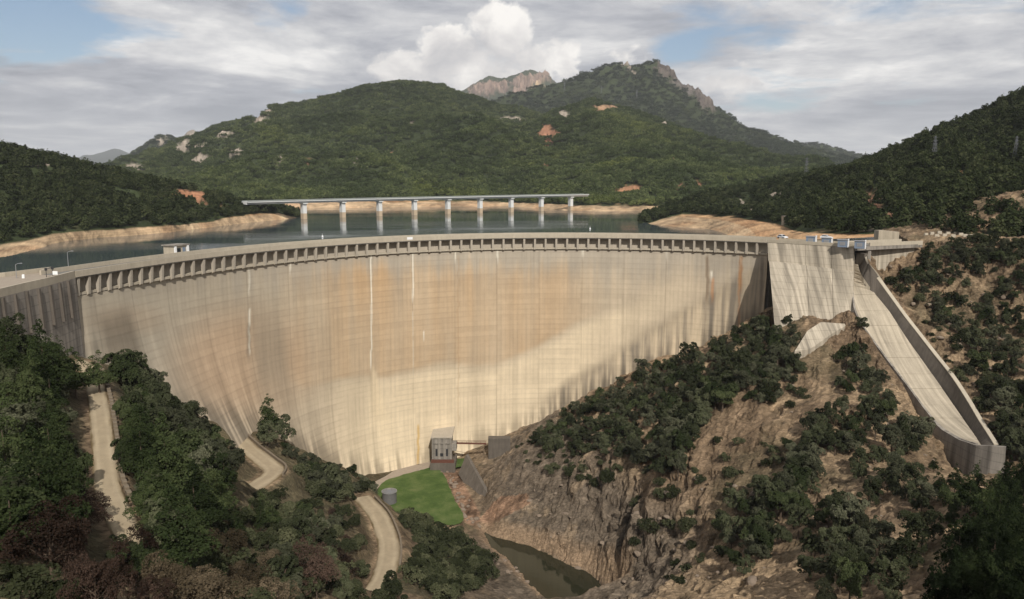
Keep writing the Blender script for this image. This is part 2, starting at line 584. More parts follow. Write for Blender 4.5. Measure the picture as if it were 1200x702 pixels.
M = dict(
    ground=mat_vcol('rock_and_soil', 0.9, 0.5, 1.3, 0.7, 0.9, 5.0, True),
    dam=mat_vcol('dam_concrete', 0.5, 0.12, 1.5, 0.05, 0.3, 3.0),
    hill=mat_vcol('hill_cover', 0.03, 0.45, 0.08, 6.0, 0.7, 0.25),
    crest=mat_concrete('crest_concrete', (0.40, 0.35, 0.27), 0.2, 0.2),
    pier=mat_concrete('pier_concrete', (0.38, 0.335, 0.27), 0.2, 0.15),
    asphalt=mat_plain('asphalt', (0.16, 0.15, 0.135), 0.9, 0.2, 0.4),
    wing=mat_concrete('grey_concrete', (0.235, 0.21, 0.178), 0.6, 0.2, 0.2),
    block=mat_concrete('block_concrete', (0.38, 0.33, 0.255), 0.8, 0.06, 0.16, 0.08, 0.06),
    chute=mat_concrete('chute_concrete', (0.355, 0.305, 0.23), 0.75, 0.2, 0.0, 0.35, 0.05),
    guide=mat_concrete('wall_concrete', (0.115, 0.098, 0.08), 0.5, 0.3),
    white=mat_plain('white_paint', (0.75, 0.75, 0.74), 0.5, 0.06),
    blue=mat_plain('blue_paint', (0.17, 0.21, 0.27), 0.5, 0.1),
    dark=mat_plain('dark_metal', (0.03, 0.03, 0.032), 0.5, 0.1),
    glass=mat_plain('window_glass', (0.02, 0.025, 0.03), 0.08, 0.05),
    steel=mat_plain('galvanised_steel', (0.34, 0.34, 0.34), 0.45, 0.1, 2.0, 0.6),
    rust=mat_plain('rusty_metal', (0.11, 0.045, 0.03), 0.7, 0.3),
    bridge=mat_concrete('bridge_concrete', (0.62, 0.62, 0.60), 0.1, 0.08),
    bridgefoot=mat_concrete('stained_concrete', (0.46, 0.36, 0.25), 0.2, 0.15),
    deckside=mat_plain('bridge_parapet', (0.22, 0.235, 0.22), 0.8, 0.1),
    track=mat_plain('gravel_track', (0.36, 0.305, 0.23), 0.95, 0.22, 0.6),
    dirt=mat_vcol('dirt_track', 0.7, 0.22, 3.0, 0.08, 0.4, 5.0),
    path=mat_plain('gravel_path', (0.30, 0.25, 0.195), 0.95, 0.25, 0.7),
    stone=mat_plain('wall_stone', (0.17, 0.135, 0.095), 0.95, 0.35, 1.5, 0.0, 0.1),
    boulder=mat_plain('boulder_rock', (0.20, 0.155, 0.115), 0.95, 0.4, 0.8, 0.0, 0.25),
    bark=mat_plain('bark', (0.09, 0.065, 0.045), 0.95, 0.3, 4.0),
    tin=mat_plain('zinc_sheet', (0.19, 0.195, 0.205), 0.5, 0.25, 0.8, 0.3),
    tank=mat_plain('tank_wall', (0.12, 0.115, 0.11), 0.8, 0.25, 0.8),
    lake=mat_water('reservoir_water', (0.055, 0.072, 0.076), 0.35, 0.35),
    river=mat_water('river_water', (0.022, 0.022, 0.012), 0.8, 0.10, 0.03),
    oak=mat_leaf('oak_leaves', [(0.0, (0.026, 0.032, 0.016)), (0.5, (0.054, 0.062, 0.032)), (1.0, (0.115, 0.118, 0.068))]),
    pine=mat_leaf('pine_needles', [(0.0, (0.018, 0.028, 0.012)), (0.5, (0.040, 0.054, 0.021)), (1.0, (0.080, 0.094, 0.040))]),
    oak_pale=mat_leaf('olive_leaves', [(0.0, (0.030, 0.034, 0.019)), (0.5, (0.066, 0.070, 0.042)), (1.0, (0.135, 0.135, 0.085))], 0.5),
    oak_dark=mat_leaf('dark_oak_leaves', [(0.0, (0.018, 0.026, 0.012)), (0.5, (0.040, 0.052, 0.022)), (1.0, (0.085, 0.098, 0.044))], 0.5),
    pine_shade=mat_leaf('shaded_pine_needles', [(0.0, (0.009, 0.014, 0.007)), (0.5, (0.018, 0.026, 0.011)), (1.0, (0.034, 0.044, 0.018))], 0.4),  # darker copy of the pine needles, corner shade put into the colour
    bush=mat_leaf('shrub_leaves', [(0.0, (0.022, 0.027, 0.012)), (0.5, (0.046, 0.052, 0.026)), (1.0, (0.10, 0.10, 0.055))]),
    russet=mat_leaf('russet_twigs', [(0.0, (0.020, 0.014, 0.010)), (0.5, (0.048, 0.031, 0.023)), (1.0, (0.105, 0.070, 0.052))]),
    buff=mat_leaf('dry_leaves', [(0.0, (0.035, 0.028, 0.017)), (0.5, (0.075, 0.058, 0.036)), (1.0, (0.17, 0.13, 0.085))]),
    far=mat_leaf('far_forest', [(0.0, (0.048, 0.068, 0.025)), (0.5, (0.088, 0.114, 0.044)), (1.0, (0.155, 0.175, 0.074))], 0.5, True),
    fardark=mat_leaf('far_shaded_forest', [(0.0, (0.020, 0.032, 0.016)), (0.5, (0.040, 0.056, 0.027)), (1.0, (0.070, 0.086, 0.042))], 0.5, True),  # darker copy of the far forest, cloud shadow put into the colour
    farnear=mat_leaf('hill_forest', [(0.0, (0.020, 0.028, 0.012)), (0.5, (0.042, 0.054, 0.023)), (1.0, (0.088, 0.096, 0.045))], 0.5),
    car=mat_plain('car_paint', (0.72, 0.72, 0.72), 0.3, 0.02),
    tyre=mat_plain('tyre_rubber', (0.02, 0.02, 0.02), 0.9, 0.1),
)


def mat_grass():
    m, N = mat_base('lawn_grass')
    tc = N.add('ShaderNodeNewGeometry').outputs['Position']
    n = N.noise(tc, 0.16, 6.0, 0.65)
    n2 = N.noise(tc, 2.5, 5.0, 0.7)
    c = N.ramp(N.math('ADD', N.math('MULTIPLY', n, 0.75), N.math('MULTIPLY', n2, 0.25)), [(0.33, (0.042, 0.070, 0.018)), (0.48, (0.066, 0.102, 0.028)), (0.58, (0.100, 0.130, 0.044)), (0.70, (0.17, 0.16, 0.075))])
    finish(N, c, 0.95, n2, 0.8, 0.15, 0.1)
    return m


M['grass'] = mat_grass()

# ------------------------------------------------------------------ plan of the dam crest
CO = [2.8452859150637604, -0.3964245270823171, -6.936268904690948, 22.31776059542812, -14.915669536048862, 280.442268694589]
PIERX = [92.6, 105.4, 117.5, 130, 142.5, 154.6, 166.8, 178.9, 191.3, 203.4, 215.5, 227.6, 239.7, 251.6, 263.2, 275.4, 287.2, 299.9, 311.9, 323.9, 335.9, 347.7, 359.4, 370.9, 382.6, 394.7, 406.8, 418.7, 430.6, 442.7, 455, 467.1, 479.5, 491.7, 503.8, 516.2, 528.6, 540.9, 552.8, 565.1, 577.8, 590.3, 602.1, 614.5, 627.1, 639.6, 652.1, 664.8, 677.2, 689.6, 702.1, 714.4, 726.8, 739.5, 751.7, 764.1, 776.6, 788.7, 801.3, 813.5, 825.8, 838, 850.3, 862.4, 874.6, 886.9]


def crest_px(x):
    return np.polyval(CO, (np.asarray(x, float) - 500) / 400)


_cx = np.linspace(88.5, 898.5, 400)
_cp = np.array([UZ(x, crest_px(x), 0.0) for x in _cx])
_cd = np.r_[0, np.cumsum(np.hypot(np.diff(_cp[:, 0]), np.diff(_cp[:, 1])))]
ARC = _cd[-1]
_ct = np.gradient(_cp[:, :2], _cd, axis=0)
_cn = np.stack([_ct[:, 1], -_ct[:, 0]], 1)
_cn /= np.linalg.norm(_cn, axis=1)[:, None]          # downstream normal
_k = np.ones(41) / 41
_cn = np.stack([np.convolve(np.pad(_cn[:, i], 20, 'edge'), _k, 'valid') for i in (0, 1)], 1)
_cn /= np.linalg.norm(_cn, axis=1)[:, None]


def crest(s, off=0.0):
    """point of the crest line at arc length s, moved off metres upstream"""
    x = np.interp(s, _cd, _cp[:, 0])
    y = np.interp(s, _cd, _cp[:, 1])
    nx = np.interp(s, _cd, _cn[:, 0])
    ny = np.interp(s, _cd, _cn[:, 1])
    return x - nx * off, y - ny * off


# height of the ground along the foot of the dam (from the photograph, wall taken upright first)
FOOT = [(88, 398), (100, 418), (125, 436), (160, 455), (205, 478), (240, 490), (275, 494), (300, 498), (335, 520), (370, 535), (400, 546), (436, 557), (470, 549), (505, 542), (540, 534), (570, 522), (600, 512), (640, 492), (680, 470), (720, 450), (760, 427), (800, 413), (830, 402), (870, 383), (899, 366)]
_fs, _fz = [], []
for fx, fy in FOOT:
    a = (fx - 600) / FPX
    b = -(fy - 337.5) / FPX
    dx, dy, dz = a, CP + b * SP_, -SP_ + b * CP
    # the arc about 4 m downstream of the crest line
    q = _cp[:, :2] + _cn * (0.3 + 8.0 * smooth(150, 20, _cd) * smooth(-2, 34, _cd))[:, None]
    ang = np.arctan2(q[:, 0], q[:, 1])
    s = np.interp(math.atan2(dx, dy), ang, _cd)
    r = np.interp(s, _cd, np.hypot(q[:, 0], q[:, 1]))
    _fs.append(s)
    _fz.append(HCAM + dz / math.hypot(dx, dy) * r)
_fs = np.array(_fs)
_fz = np.array(_fz)
o_ = np.argsort(_fs)
_fs, _fz = _fs[o_], _fz[o_]


def footz(s):
    return np.interp(s, _fs, _fz)


def face_off(s, z):
    """how far upstream of the crest line the downstream face lies (negative: downstream)"""
    zf = footz(s)
    left = smooth(150, 20, s)
    h = 26 + 10 * left
    t = np.clip((zf + h - z) / h, 0, 1.3)
    return 1.6 - (1.5 + 9.0 * left * smooth(-2, 34, s)) * t ** 2 + 2.2 * smooth(35, 85, -z) * (1 - left)


# ------------------------------------------------------------------ ground of the gorge
GX0, GX1, GY0, GY1, GS = -170.0, 232.0, 4.0, 320.0, 0.6
ctl = [U(*p) for p in [
    # left slope
    (0, 652, 62), (150, 690, 80), (300, 690, 115), (60, 560, 105), (180, 560, 112), (200, 500, 140), (270, 562, 150), (250, 520, 190), (400, 602, 185), (480, 640, 195),
    (520, 690, 170), (590, 662, 216), (300, 610, 140), (200, 640, 105), (420, 560, 222), (380, 560, 210), (350, 600, 165), (400, 680, 150), (470, 600, 232),
    # road lines
    (100, 428, 158), (108, 440, 150), (115, 470, 136), (119, 500, 123), (123, 540, 110), (126, 570, 103), (138, 600, 95),
    (258, 497, 225), (272, 508, 217), (290, 525, 207), (318, 547, 196), (308, 562, 184), (285, 575, 176),
    (428, 588, 216), (440, 600, 208), (450, 618, 198), (455, 635, 190), (455, 655, 180), (445, 680, 168),
    # right ridge
    (985, 383, 234), (960, 381, 234), (940, 404, 226), (920, 378, 243), (870, 455, 215), (810, 520, 205), (760, 570, 197), (650, 560, 245), (600, 530, 262), (700, 500, 250), (800, 432, 250), (900, 392, 242),
    (680, 470, 286), (760, 427, 285), (830, 402, 280), (600, 512, 286), (890, 372, 262),
    (1000, 480, 195), (1050, 560, 160), (950, 540, 180), (880, 560, 185), (850, 640, 165), (870, 600, 172), (720, 672, 195), (750, 690, 190), (900, 690, 130), (1050, 690, 100), (1190, 690, 75),
    (1000, 600, 145), (1190, 560, 150), (1150, 566, 165), (1100, 620, 125), (700, 620, 219), (740, 600, 210), (650, 605, 232), (690, 676, 208), (620, 645, 217), (660, 640, 216), (690, 655, 211), (640, 575, 243), (800, 600, 188), (790, 650, 180), (720, 540, 228), (850, 500, 207), (930, 470, 212), (1000, 430, 222), (920, 600, 165),
    # beyond the chute
    (1100, 380, 237), (1060, 345, 246), (1150, 330, 252), (1180, 450, 212), (1195, 400, 230), (1195, 300, 280), (1130, 278, 257), (1140, 420, 220), (1190, 510, 180), (1110, 320, 250), (1060, 318, 254),
]]
ctl += [(-5, 276, -86), (-30, 255, -86), (-25, 238, -86), (-12, 255, -86.5), (-10, 222, -89), (3, 205, -91),
        (0, 0, 14), (-40, 2, 10), (40, 2, 12), (0, 30, -4), (-28, 40, -6), (0, 62, -26), (0, 105, -48), (0, 150, -72), (28, 62, -20), (60, 40, 2), (90, 60, 0), (-60, 60, -4), (-70, 35, 5), (110, 110, -18), (140, 150, -14), (160, 100, 5),
        (-95, 120, -6), (-92, 142, -9), (-110, 100, 2), (-130, 130, 0), (-150, 60, 12), (-170, 150, 2), (-110, 60, 8), (-118, 160, -4), (-140, 180, -8), (-88, 180, -20),
        (150, 263, 0.5), (165, 255, 2), (190, 250, 5), (215, 265, 10), (225, 300, 22), (180, 225, -6), (215, 220, 3), (190, 180, -8), (220, 150, 6), (220, 100, 16), (160, 300, 4), (190, 310, 14), (140, 275, 0), (130, 262, -2),
        (120, 205, -36), (113, 240, -17), (128, 222, -24), (112, 190, -41), (126, 180, -46), (116, 170, -51), (108, 172, -51), (122, 166, -50)]
# the foot of the arch
for s_ in np.linspace(2, ARC - 2, 24):
    for off in (-6.0, 3.0):
        x_, y_ = crest(s_, face_off(s_, footz(s_)) + off + 2.0)
        ctl.append((float(x_), float(y_), float(footz(s_)) - 0.5))
ctl = np.array(ctl)


def rbf_fit(P, lam=1.5):
    n = len(P)
    d = np.hypot(P[:, None, 0] - P[None, :, 0], P[:, None, 1] - P[None, :, 1]) / 50
    A = np.zeros((n + 3, n + 3))
    A[:n, :n] = -d + lam / 50 * np.eye(n)
    A[:n, n] = 1
    A[:n, n + 1:] = P[:, :2] / 100
    A[n:, :n] = A[:n, n:].T
    b = np.r_[P[:, 2], 0, 0, 0]
    w = np.linalg.solve(A, b)

    def f(x, y):
        r = w[n] + w[n + 1] * x / 100 + w[n + 2] * y / 100
        for i in range(n):
            r = r - w[i] * (np.sqrt((x - P[i, 0]) ** 2 + (y - P[i, 1]) ** 2 + 9.0) / 50)
        return r
    return f


gx = np.arange(GX0, GX1 + 0.01, GS)
gy = np.arange(GY0, GY1 + 0.01, GS)
GXX, GYY = np.meshgrid(gx, gy)
rbf = rbf_fit(ctl)
# coarse evaluation, then bilinear refinement
cxs = np.arange(GX0, GX1 + 4.1, 3.2)
cys = np.arange(GY0, GY1 + 4.1, 3.2)
CXX, CYY = np.meshgrid(cxs, cys)
CZ = rbf(CXX, CYY)


def bil(Z, x0, y0, st, x, y):
    fx = np.clip((x - x0) / st, 0, Z.shape[1] - 1.001)
    fy = np.clip((y - y0) / st, 0, Z.shape[0] - 1.001)
    i = fx.astype(int)
    j = fy.astype(int)
    u = fx - i
    v = fy - j
    return Z[j, i] * (1 - u) * (1 - v) + Z[j, i + 1] * u * (1 - v) + Z[j + 1, i] * (1 - u) * v + Z[j + 1, i + 1] * u * v


G0 = bil(CZ, GX0, GY0, 3.2, GXX, GYY)

# flat places: roads, lawn, river
ROADS = dict(
    upper=([(92, 424, 163), (100, 428, 158), (108, 440, 150), (115, 470, 136), (119, 500, 123), (123, 540, 110), (126, 570, 103), (138, 600, 95), (165, 650, 84)], 1.55),
    middle=([(250, 490, 230), (262, 499, 223), (274, 509, 216), (292, 526, 206), (312, 543, 197), (321, 550, 192), (318, 556, 187), (306, 565, 181), (285, 577, 174), (262, 590, 167)], 2.6),
    lower=([(424, 583, 220), (432, 590, 214), (442, 602, 207), (450, 618, 198), (455, 635, 190), (455, 655, 180), (447, 680, 168), (430, 705, 158)], 2.7))
ROADW = {}
for k_, (pts_, hw_) in ROADS.items():
    P_ = np.array([U(*p) for p in pts_])
    P_[:, 2] = np.convolve(np.pad(P_[:, 2], 1, 'edge'), [0.25, 0.5, 0.25], 'valid')
    ROADW[k_] = (catmull(P_, 90), hw_)
LZ = -85.6
LAWN_PX = [(440, 577), (447, 567), (470, 557), (490, 551.5), (514, 549.5), (520, 556), (527, 571), (535, 590), (543, 605), (541, 612), (534, 614.5), (510, 612), (480, 604), (455, 596)]
LAWN = np.array([UZ(x, y, LZ) for x, y in LAWN_PX])
PATH_PX = [(420, 566), (431, 558), (452, 550), (480, 544.5), (505, 541.0), (508, 546), (514, 549.5), (490, 551.5), (470, 557), (447, 567), (438, 578), (425, 580)]
RIVER_PX = [(566, 622), (578, 628), (600, 633), (625, 640), (650, 651), (672, 662), (690, 668), (715, 690), (730, 706), (640, 706), (612, 676), (594, 655), (575, 642)]
RIVER_Z = -91.5
RIVER = np.array([UZ(x, y, RIVER_Z) for x, y in RIVER_PX])


def seg_dist(P, x, y):
    """distance to a polyline and the height along it"""
    best = np.full(x.shape, 1e9)
    bz = np.zeros(x.shape)
    for i in range(len(P) - 1):
        ax, ay, az = P[i]
        bx, by, bz_ = P[i + 1]
        L = (bx - ax) ** 2 + (by - ay) ** 2 + 1e-9
        t = np.clip(((x - ax) * (bx - ax) + (y - ay) * (by - ay)) / L, 0, 1)
        d = np.hypot(x - ax - t * (bx - ax), y - ay - t * (by - ay))
        m = d < best
        bz = np.where(m, az + t * (bz_ - az), bz)
        best = np.where(m, d, best)
    return best, bz


def poly_sd(poly, x, y):
    d, _ = seg_dist(np.c_[np.r_[poly[:, :2], poly[:1, :2]], np.zeros(len(poly) + 1)], x, y)
    return np.where(inpoly(x, y, [tuple(p) for p in poly[:, :2]]), -d, d)


# chute geometry (needed by the ground)
CL = [(1000, 303, 254), (999.5, 324, 247), (1000.5, 345, 240.5), (1002.5, 362, 236), (1010, 380, 231), (1024, 400, 226), (1045, 428, 217.5), (1066, 455, 209), (1090, 487, 198), (1106, 504, 190), (1126, 515.5, 184), (1146, 522, 178)]
CRp = [(1004, 303), (1012, 326), (1026, 345), (1040, 362), (1052, 380), (1065, 400), (1085, 428), (1104, 455), (1126, 487), (1138, 504), (1145.5, 515), (1150, 522)]
CHL = np.array([U(*p) for p in CL])
CHR = []
for (x_, y_), l_ in zip(CRp, CHL):
    CHR.append(UZ(x_, y_, l_[2]))
CHR = np.array(CHR)
CHT_PX = [(1013, 296), (1018, 312), (1031, 331), (1046, 352), (1059, 370), (1073, 388), (1094, 415), (1113, 439), (1134, 471), (1147, 493), (1156, 507), (1165, 521.5)]
CHT = np.array([U(x_, y_, r_[1]) for (x_, y_), r_ in zip(CHT_PX, CHR)])
_cd2 = np.r_[0, np.cumsum(np.linalg.norm(np.diff(CHR, axis=0), axis=1))]
CHL_f, CHR_f, CHT_f = (catmull(p, 120, _cd2) for p in (CHL, CHR, CHT))
print('chute', np.round(CHL[::3], 1).tolist(), np.round(CHR[::3], 1).tolist(), np.round(CHT[::3], 1).tolist())

# relief
near_road = np.full(GXX.shape, 1e9)
Zg = G0.copy()
rough_amp = np.ones(GXX.shape)
steep = np.hypot(*np.gradient(G0, GS))
steepm = smooth(0.35, 0.9, steep)
ang_ = math.radians(35)
xr = GXX * math.cos(ang_) + GYY * math.sin(ang_)
yr = -GXX * math.sin(ang_) + GYY * math.cos(ang_)
right_side = smooth(-15, 15, GXX)
wx = fbm(GXX / 18, GYY / 18, 3, 91) * 7
wy = fbm(GXX / 18, GYY / 18, 3, 92) * 7
r1 = fbm((xr + wx) / 34, (yr + wy) / 13, 5, 1, 0.55, True)
r2 = fbm((GXX + wx) / 9, (GYY + wy) / 9, 4, 21, 0.6, True)
relief = 1.7 * r1 * (1 - 0.5 * smooth(0.6, 1.2, steep)) + 0.3 * r2
RA, RB = [], []
flat = np.zeros(GXX.shape)
for k_, (P_, hw_) in ROADW.items():
    d_, z_ = seg_dist(P_[::2], GXX, GYY)
    w_ = 1 - smooth(hw_ + 0.6, hw_ + 5.0, d_)
    Zg = Zg * (1 - w_) + (z_ - 0.15) * w_
    flat = np.maximum(flat, 1 - smooth(hw_ + 0.8, hw_ + 8, d_))
    near_road = np.minimum(near_road, d_ - hw_)
ld = poly_sd(LAWN, GXX, GYY)
w_ = 1 - smooth(2, 12, ld)
Zg = Zg * (1 - w_) + (LZ - 0.3) * w_
flat = np.maximum(flat, 1 - smooth(1, 9, ld))
BED = np.array([UZ(x, y, LZ - 0.9) for x, y in [(498, 540), (536, 540), (543, 552), (570, 598), (568, 624), (546, 616), (527, 571), (514, 549)]])
bd = poly_sd(BED, GXX, GYY)
w_ = (1 - smooth(0, 5, bd)) * smooth(-1, 1.0, ld)
Zg = Zg * (1 - w_) + (LZ - 1.0 - 3.0 * smooth(262, 238, GYY)) * w_
flat = np.maximum(flat, 0.7 * (1 - smooth(0, 5, bd)))
rd = poly_sd(RIVER, GXX, GYY)
w_ = 1 - smooth(-3, 3.0, rd)
Zg = Zg * (1 - w_) + (RIVER_Z - 2.0) * w_
bank = (rd > 0) & (rd < 14)
Zg = np.where(bank, np.maximum(Zg, RIVER_Z + 0.25 + 0.10 * rd), Zg)
flat = np.maximum(flat, 0.6 * (1 - smooth(0, 4, rd)))
Zg = Zg + relief * (1 - flat) * (0.30 + 0.70 * right_side) * smooth(0, 20, GYY - 20)
# a dark cleft in the rocks by the river
cl_ = np.array([U(747, 598, 210), U(728, 625, 203), U(719, 650, 199), U(716, 676, 197), U(716, 700, 195)])
d_, z_ = seg_dist(cl_, GXX, GYY)
Zg = Zg - 3.5 * (1 - smooth(0.4, 3.0, d_))
# ground lies under the chute and the gravity block
chp = np.r_[CHL_f[:, :2], CHT_f[::-1, :2]]
dch = poly_sd(np.c_[chp, np.zeros(len(chp))], GXX, GYY)
dl_, zl_ = seg_dist(np.c_[(CHL_f[:, :2] + CHR_f[:, :2]) / 2, CHL_f[:, 2]][::4], GXX, GYY)
w_ = 1 - smooth(0.5, 9, dch)
lside = smooth(-34, -40, zl_) * 2.5 + 0.25
tgt = np.where(GXX < np.interp(GYY, CHL_f[::-1, 1], CHL_f[::-1, 0]) + 1, zl_ - lside, zl_ + 2.0)
w_ = 1 - smooth(0.5, 7, dch)
Zg = np.where((dch < 7) & (GYY > 187), Zg * (1 - w_) + tgt * w_, np.where(dch < 7, np.minimum(Zg, Zg * (1 - w_) + (zl_ - 8.0) * w_), Zg))
w_ = 1 - smooth(-1, 1.5, dch)
Zg = Zg * (1 - w_) + np.minimum(Zg, zl_ - 1.5) * w_
# nothing pokes up inside the gravity block
BF = [UZ(897, 284, 0.0)[:2], U(904, 362, 246.6)[:2], U(1001, 386, 235.0)[:2], UZ(1002, 290, 0.0)[:2], (118, 262), (100, 275)]
inb = inpoly(GXX, GYY, BF)
Zg = np.where(inb, np.minimum(Zg, -34.0), Zg)
# everything upstream of the dam drops below the water
LINE = [(-400, 150), (-125, 150), (-117, 158), (-103, 160)] + [tuple(p) for p in np.stack(crest(np.linspace(0, ARC, 60), 4.0), 1)] + [(112, 256), (141, 268), (152, 300), (160, 400)]
lx = np.array(LINE)
side = np.interp(GXX, lx[:, 0], lx[:, 1])
dline, _ = seg_dist(np.c_[lx, np.zeros(len(lx))], GXX, GYY)
up = (GYY > side) & (GXX < 152)
Zg = np.where(up, np.minimum(Zg, np.where(dline > 2.5, -34.0, Zg)), Zg)
GZ = Zg


def gz(x, y):
    return bil(GZ, GX0, GY0, GS, np.asarray(x, float), np.asarray(y, float))


def hit(px, py, y0=25.0, y1=318.0):
    """where the sight line through a pixel first meets the ground"""
    d = pdir(px, py)
    t = np.arange(y0, y1, 0.5) / d.y
    x, y, z = d.x * t, d.y * t, HCAM + d.z * t
    ok = (x > GX0) & (x < GX1)
    b = ok & (z < gz(x, y))
    if not b.any():
        return None
    i = int(np.argmax(b))
    return float(x[i]), float(y[i]), float(gz(x[i], y[i]))


# blocky rock relief pushed out along the surface normal
def cell3(x, y, z, seed=0):
    """3-d cells: edge distance, a level for each cell, and a tilted facet within it"""
    ix, iy, iz = np.floor(x), np.floor(y), np.floor(z)
    best = np.full(x.shape, 9.0)
    sec = np.full(x.shape, 9.0)
    val = np.zeros(x.shape)
    til = np.zeros(x.shape)
    for a in (-1, 0, 1):
        for b in (-1, 0, 1):
            for c in (-1, 0, 1):
                k1 = ix + a + (iz + c) * 57.0
                cy = iy + b
                h1, h2, h3, h4 = (_h(k1, cy, seed + q) for q in (0, 5, 7, 9))
                ex, ey, ez = x - ix - a - h1, y - cy - h2, z - iz - c - h3
                d = ex * ex + ey * ey + ez * ez
                m = d < best
                sec = np.where(m, best, np.minimum(sec, d))
                val = np.where(m, h4, val)
                til = np.where(m, ex * (h2 * 2 - 1) + ey * (h3 * 2 - 1) + ez * (h1 * 2 - 1), til)
                best = np.where(m, d, best)
    return np.sqrt(sec) - np.sqrt(best), val, til


dzy, dzx = np.gradient(GZ, GS)
nl = np.sqrt(1 + dzx ** 2 + dzy ** 2)
NX, NY, NZ = -dzx / nl, -dzy / nl, 1 / nl
st3 = smooth(0.25, 0.9, np.hypot(dzx, dzy))
wv = fbm(GXX / 9, GYY / 9 + GZ / 7, 3, 77) * 0.8
ua, ub, uc = 0.85 * xr + 0.75 * GZ, yr - 0.3 * GZ, 0.75 * GZ - 0.6 * xr
c2, cv, ct = cell3(ua / 10.0 + wv, ub / 4.2 + wv, uc / 3.2, 3)
c2b, cvb, ctb = cell3(ua / 3.6 + wv, ub / 1.9, uc / 1.5 + wv, 8)
n3 = fbm(ua / 3.0, (ub + uc) / 2.2, 4, 15)
rock = ((cv - 0.5) * 0.9 + 1.5 * ct) * st3 + ((cvb - 0.5) * 0.35 + 0.6 * ctb) * (0.4 + 0.6 * st3) + 0.15 * n3 - 0.35 * (1 - smooth(0, 0.10, c2)) * st3
rock *= (1 - flat) * (0.35 + 0.65 * right_side) * smooth(0, 20, GYY - 20) * np.where(up | inb | (dch < 1.5), 0.0, 1.0)
PX, PY, PZ = GXX + NX * rock, GYY + NY * rock, GZ + NZ * rock

# colour of the ground
gpx, gpy = project(np.stack([GXX, GYY, GZ], -1))
soil = srgb(124, 105, 84, 0.92)
tan = srgb(150, 129, 103, 0.95)
grey = srgb(112, 100, 86, 0.95)
ochre = srgb(146, 118, 96, 0.95)
scrub = np.array((0.072, 0.070, 0.038))
dirt = srgb(112, 84, 62, 0.9)
cc = np.zeros(GXX.shape + (3,))
n_a = fbm(GXX / 22, GYY / 22, 4, 31)
n_b = fbm(GXX / 6, GYY / 6, 4, 41)
n_c = fbm(ua / 3.0, (ub + 0.8 * uc) / 1.3, 4, 51)
k = smooth(-0.35, 0.4, n_a + 0.4 * n_b)[..., None]
cc[:] = soil * (1 - k) + tan * k
lowgrey = (smooth(-58, -74, GZ + 8 * n_a) * smooth(-25, 0, GXX))[..., None]
cc = cc * (1 - lowgrey) + grey * lowgrey
pale = (smooth(0.15, 0.5, n_b + 0.3 * n_c) * 0.35)[..., None]
cc = cc * (1 - pale) + tan * 1.15 * pale
cc *= (1 + 0.40 * n_c + 0.35 * (cv - 0.5) + 0.35 * (cvb - 0.5))[..., None]
# dark joints between the rock slabs
jn = (1 - smooth(0.02, 0.12, c2))[..., None] * 0.28 + (1 - smooth(0.0, 0.10, c2b))[..., None] * 0.18
cc *= 1 - jn
veg = smooth(-0.05, 0.35, fbm(GXX / 14, GYY / 14, 5, 61)) * (1 - 0.7 * smooth(0.6, 1.3, steep))
veg = np.maximum(veg * 0.75, smooth(-20, -45, GXX) * 0.7)
veg *= (1 - 0.8 * lowgrey[..., 0]) * (1 - 0.45 * right_side)
veg *= smooth(0.3, 2.0, near_road)
och = inpoly(gpx, gpy, [(560, 610), (585, 582), (618, 578), (622, 590), (596, 603), (572, 618)]) | inpoly(gpx, gpy, [(513, 543), (530, 541), (562, 600), (563, 622), (545, 612), (528, 572)])
veg = np.where(inpoly(gpx, gpy, [(835, 470), (880, 448), (875, 470), (815, 520), (800, 545), (780, 560), (790, 530)]), 0.05, veg)
veg = np.where(och, 0.15 * veg, veg)
cc = cc * (1 - veg[..., None]) + scrub * (0.8 + 0.5 * n_b[..., None]) * veg[..., None]
cc = np.where(och[..., None], ochre * (0.85 + 0.7 * n_c + 0.5 * n_b + 0.35 * (cvb - 0.5))[..., None], cc)
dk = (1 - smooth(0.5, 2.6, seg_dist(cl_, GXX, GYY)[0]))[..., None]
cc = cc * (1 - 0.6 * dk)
rb = ((1 - smooth(0.5, 4.0, rd)) * (rd > -1))[..., None]
cc = cc * (1 - rb) + srgb(150, 128, 104, 0.9) * rb
cc = np.clip(cc, 0.01, 0.6)
F_ = gridfaces(len(gy), len(gx))
keep = (np.stack([GZ.ravel()[F_[:, i]] for i in range(4)], 1).max(1) > -33) | ~up.ravel()[F_[:, 0]]
me = mesh_np('gorge_ground', np.stack([PX, PY, PZ], -1).reshape(-1, 3), F_[keep], [M['ground']], cols=cc.reshape(-1, 3), shade=False)
tag(obj('gorge_ground', me), 'brown rocky slopes of the gorge below the dam', None, None, 'structure')


